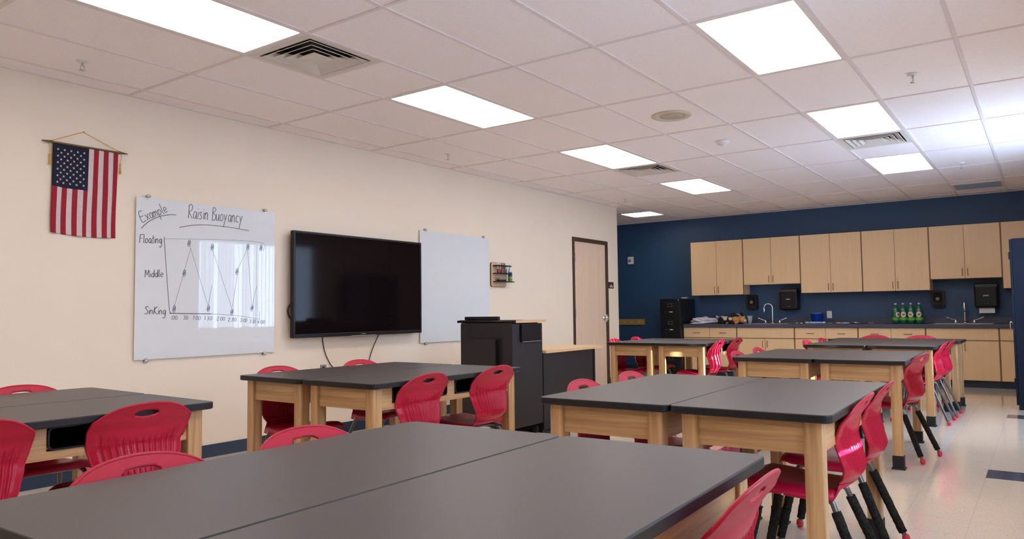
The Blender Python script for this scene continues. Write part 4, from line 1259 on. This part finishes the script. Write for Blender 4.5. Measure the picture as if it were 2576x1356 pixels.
# ---- things on the counter
bu = thing('bucket', 'blue plastic bucket on the counter under the white outlet', 'bucket', (-0.755, 8.46, CZ))
MB().lathe([(0.0, 0.0), (0.082, 0.0), (0.098, 0.150), (0.104, 0.152), (0.104, 0.165), (0.096, 0.165), (0.080, 0.01), (0.0, 0.01)], n=32).obj('shell', M['bucket'], bu)
MB().tube([(0.106 * cos(a), 0.106 * sin(a), 0.150 - 0.02 * sin(a)) for a in [pi + k * pi / 14 for k in range(15)]], 0.0028, 6).obj('bail', M['steel'], bu)
random.seed(3)
for k in range(7):
    a = [(-0.115, -0.15), (-0.06, -0.13), (-0.015, -0.15), (0.03, -0.13), (0.075, -0.15), (0.115, -0.09), (-0.14, -0.08)][k]
    o = MB().blob((0, 0, 0.018), (0.032, 0.026, 0.018), k, 0.5, 2.5, 2).obj('plastic_scrap', M['ice'], None, (-0.755 + a[0], 8.46 + a[1], CZ))
    tag(o, 'crumpled pale blue plastic scrap lying around the foot of the blue bucket', 'scrap', 'pale scraps around the bucket')
pb = MB()
pb.blob((0, 0, 0.055), (0.19, 0.15, 0.062), 4, 0.5, 2.2, 4)
tag(pb.obj('plastic_bag', M['bag'], None, (-2.60, 8.42, CZ)), 'crumpled white plastic bag at the left end of the counter', 'bag')
nb = MB().blob((0, 0, 0.012), (0.12, 0.07, 0.012), 9, 0.3, 2.0, 3)
tag(nb.obj('paper_sheet', M['paper'], None, (-2.66, 8.22, CZ)), 'flat white paper on the counter corner beside the filing cabinet', 'paper')
def plush(loc, rz, bodym, headm, spots, label, s=1.0):
    t = thing('stuffed_toy', label, 'toy', loc, rz, 'stuffed animals on the counter')
    MB().blob((0, 0, 0.058 * s), (0.115 * s, 0.07 * s, 0.058 * s), 1, 0.12).obj('body', bodym, t)
    hd = MB().blob((0.13 * s, -0.01, 0.065 * s), (0.052 * s, 0.05 * s, 0.052 * s), 2, 0.08).obj('head', headm, t)
    for sy in (-1, 1): MB().blob((0.125 * s, sy * 0.05 * s - 0.01, 0.108 * s), (0.012 * s, 0.018 * s, 0.02 * s), 3, 0.05, sub=2).obj('ear', bodym, hd)
    MB().blob((0.180 * s, -0.01, 0.052 * s), (0.020 * s, 0.028 * s, 0.022 * s), 5, 0.05, sub=2).obj('muzzle', M['plush_w'], hd)
    for sx, sy in ((1, -1), (1, 1), (-1, -1), (-1, 1)):
        MB().tube([(sx * 0.07 * s, sy * 0.05 * s, 0.04 * s), (sx * 0.085 * s, sy * 0.09 * s, 0.022 * s), (sx * 0.09 * s, sy * 0.13 * s, 0.020 * s)], [0.024 * s, 0.022 * s, 0.018 * s], 10).obj('leg', headm if spots else bodym, t)
    if spots:
        for k, (a, b_) in enumerate(((-0.05, 0.045), (0.035, 0.052), (-0.01, 0.0))):
            MB().blob((a * s, b_ * s, 0.085 * s), (0.036 * s, 0.026 * s, 0.034 * s), k, 0.1, sub=2).obj('patch', M['plush_w'], t)
plush((-2.04, 8.40, CZ), radians(-20), M['plush_o'], M['plush_o'], False, 'tan stuffed animal curled at the right of the toy pile', 1.05)
plush((-2.17, 8.36, CZ), radians(190), M['plush_b'], M['plush_b'], True, 'black and white stuffed animal in the middle of the toy pile', 0.95)
plush((-2.28, 8.50, CZ), radians(150), M['plush_w'], M['plush_p'], False, 'cream stuffed animal with a lilac head at the left of the toy pile', 1.1)
plush((-2.12, 8.53, CZ), radians(95), M['plush_b'], M['plush_w'], False, 'dark stuffed animal with a pale head at the back of the toy pile', 1.45)
cu = thing('plastic_cup', 'clear plastic cup standing on the counter left of the faucet', 'cup', (-1.84, 8.50, CZ))
MB().lathe([(0.0, 0.0), (0.030, 0.0), (0.042, 0.125), (0.040, 0.125), (0.028, 0.004), (0.0, 0.004)], n=24).obj('wall', M['cup'], cu)
MB().lathe([(0.042, 0.122), (0.045, 0.124), (0.045, 0.130), (0.041, 0.130)], n=24).obj('lip', M['white'], cu)
def bottle(x, y, rz, label):
    t = thing('soda_bottle', label, 'bottle', (x, y, CZ), rz, 'green bottles on the counter')
    t.scale = (0.92, 0.92, 1.0)
    MB().lathe([(0.0, 0.004), (0.035, 0.0), (0.052, 0.012), (0.054, 0.04), (0.053, 0.10), (0.0545, 0.15), (0.053, 0.19), (0.042, 0.235), (0.022, 0.268), (0.0145, 0.28), (0.0145, 0.292)], n=28).obj('body', M['bottle'], t)
    MB().lathe([(0.0165, 0.286), (0.0165, 0.304), (0.0, 0.306)], n=20).obj('cap', M['white'], t)
    def patch(a0, a1, z0, z1, r, oval=False):
        m = MB(); n, k = 14, 8
        V = []
        for j in range(k + 1):
            row = []
            for i in range(n + 1):
                u, v = i / n * 2 - 1, j / k * 2 - 1
                if oval: u, v = u * sqrt(1 - v * v / 2), v * sqrt(1 - u * u / 2)
                a = (a0 + a1) / 2 + u * (a1 - a0) / 2
                row.append(m.bm.verts.new((r * cos(a), r * sin(a), (z0 + z1) / 2 + v * (z1 - z0) / 2)))
            V.append(row)
        for j in range(k):
            for i in range(n): m.bm.faces.new((V[j][i], V[j][i + 1], V[j + 1][i + 1], V[j + 1][i])).smooth = True
        return m
    patch(0, 2 * pi - 1e-4, 0.052, 0.094, 0.0552).obj('label_band', M['label_green'], t)
    pa = patch(-pi / 2 - 0.75, -pi / 2 + 0.75, 0.096, 0.178, 0.0562, True).obj('label_oval', M['label_white'], t)
    patch(-pi / 2 - 0.38, -pi / 2 + 0.42, 0.122, 0.152, 0.0570, True).obj('label_mark', M['label_red'], pa)
for k, (x, r, l) in enumerate(((0.368, 0.9, 'green soda bottle with white cap, leftmost of four on the counter'), (0.470, 0.15, 'green soda bottle with white cap, second from the left of four'),
                               (0.575, -0.1, 'green soda bottle with white cap, third from the left of four'), (0.680, 0.0, 'green soda bottle with white cap, rightmost of four, nearest the soap dispenser'))):
    bottle(x, 8.46, r, l)
# odds and ends between bucket and bottles
tr = thing('foil_tray', 'small crumpled silver foil on the counter between bucket and bottles', 'foil', (-0.13, 8.40, CZ))
MB().box(-0.11, 0.11, -0.05, 0.05, 0, 0.006, 0.002).obj('black_tray', M['black'], tr)
MB().blob((-0.04, 0, 0.016), (0.05, 0.035, 0.014), 6, 0.6, 3, 2).obj('foil', M['steel'], tr)
for k, (x, y, s) in enumerate(((-0.55, 8.38, 1.0), (-0.44, 8.45, 0.9), (-0.33, 8.40, 1.1), (0.02, 8.44, 0.8))):
    o = MB().blob((0, 0, 0.010), (0.055 * s, 0.03 * s, 0.010), 20 + k, 0.6, 3, 2).obj('rubbish_scrap', [M['grey'], M['plush_w'], M['ice'], M['grey']][k], None, (x, y, CZ))
    tag(o, 'small crumpled scrap lying on the counter between the bucket and the green bottles', 'scrap', 'scraps between bucket and bottles')
for k, (x, y) in enumerate(((-1.03, 8.30), (-0.96, 8.30))):
    o = MB().blob((0, 0, 0.012), (0.028, 0.022, 0.012), 30 + k, 0.5, 3, 2).obj('foil_scrap', M['steel'], None, (x, y, CZ))
    tag(o, 'shiny crumpled foil ball on the counter right of the left sink', 'scrap', 'foil balls by the left sink')

# ---- tall navy cabinet by the window wall
nc = thing('storage_cabinet', 'tall navy metal storage cabinet at the right edge with a chrome handle', 'cabinet', (1.905, 5.81, 0))
box('body', M['navycab'], nc, 0.022, XR - 1.905 - 0.01, 0, 0.92, 0.0, 1.868, 0.004)
for k in range(2):
    d = box('door', M['navycab'], nc, 0.0, 0.020, 0.004 + k * 0.458, 0.458 + k * 0.458, 0.05, 1.860, 0.003)
    for z in (0.30, 1.68):
        hy = 0.012 if k == 0 else 0.908
        MB().tube([(-0.006, hy, z - 0.04), (-0.006, hy, z + 0.04)], 0.006, 8).obj('hinge', M['blackmatt'], d)
hn = MB().tube(smooth_path([(0.0, 0.40, 0.93), (-0.028, 0.40, 0.945), (-0.034, 0.40, 0.92), (-0.030, 0.40, 0.86)], 5), 0.009, 10)
hn.obj('handle', M['chrome'], nc)
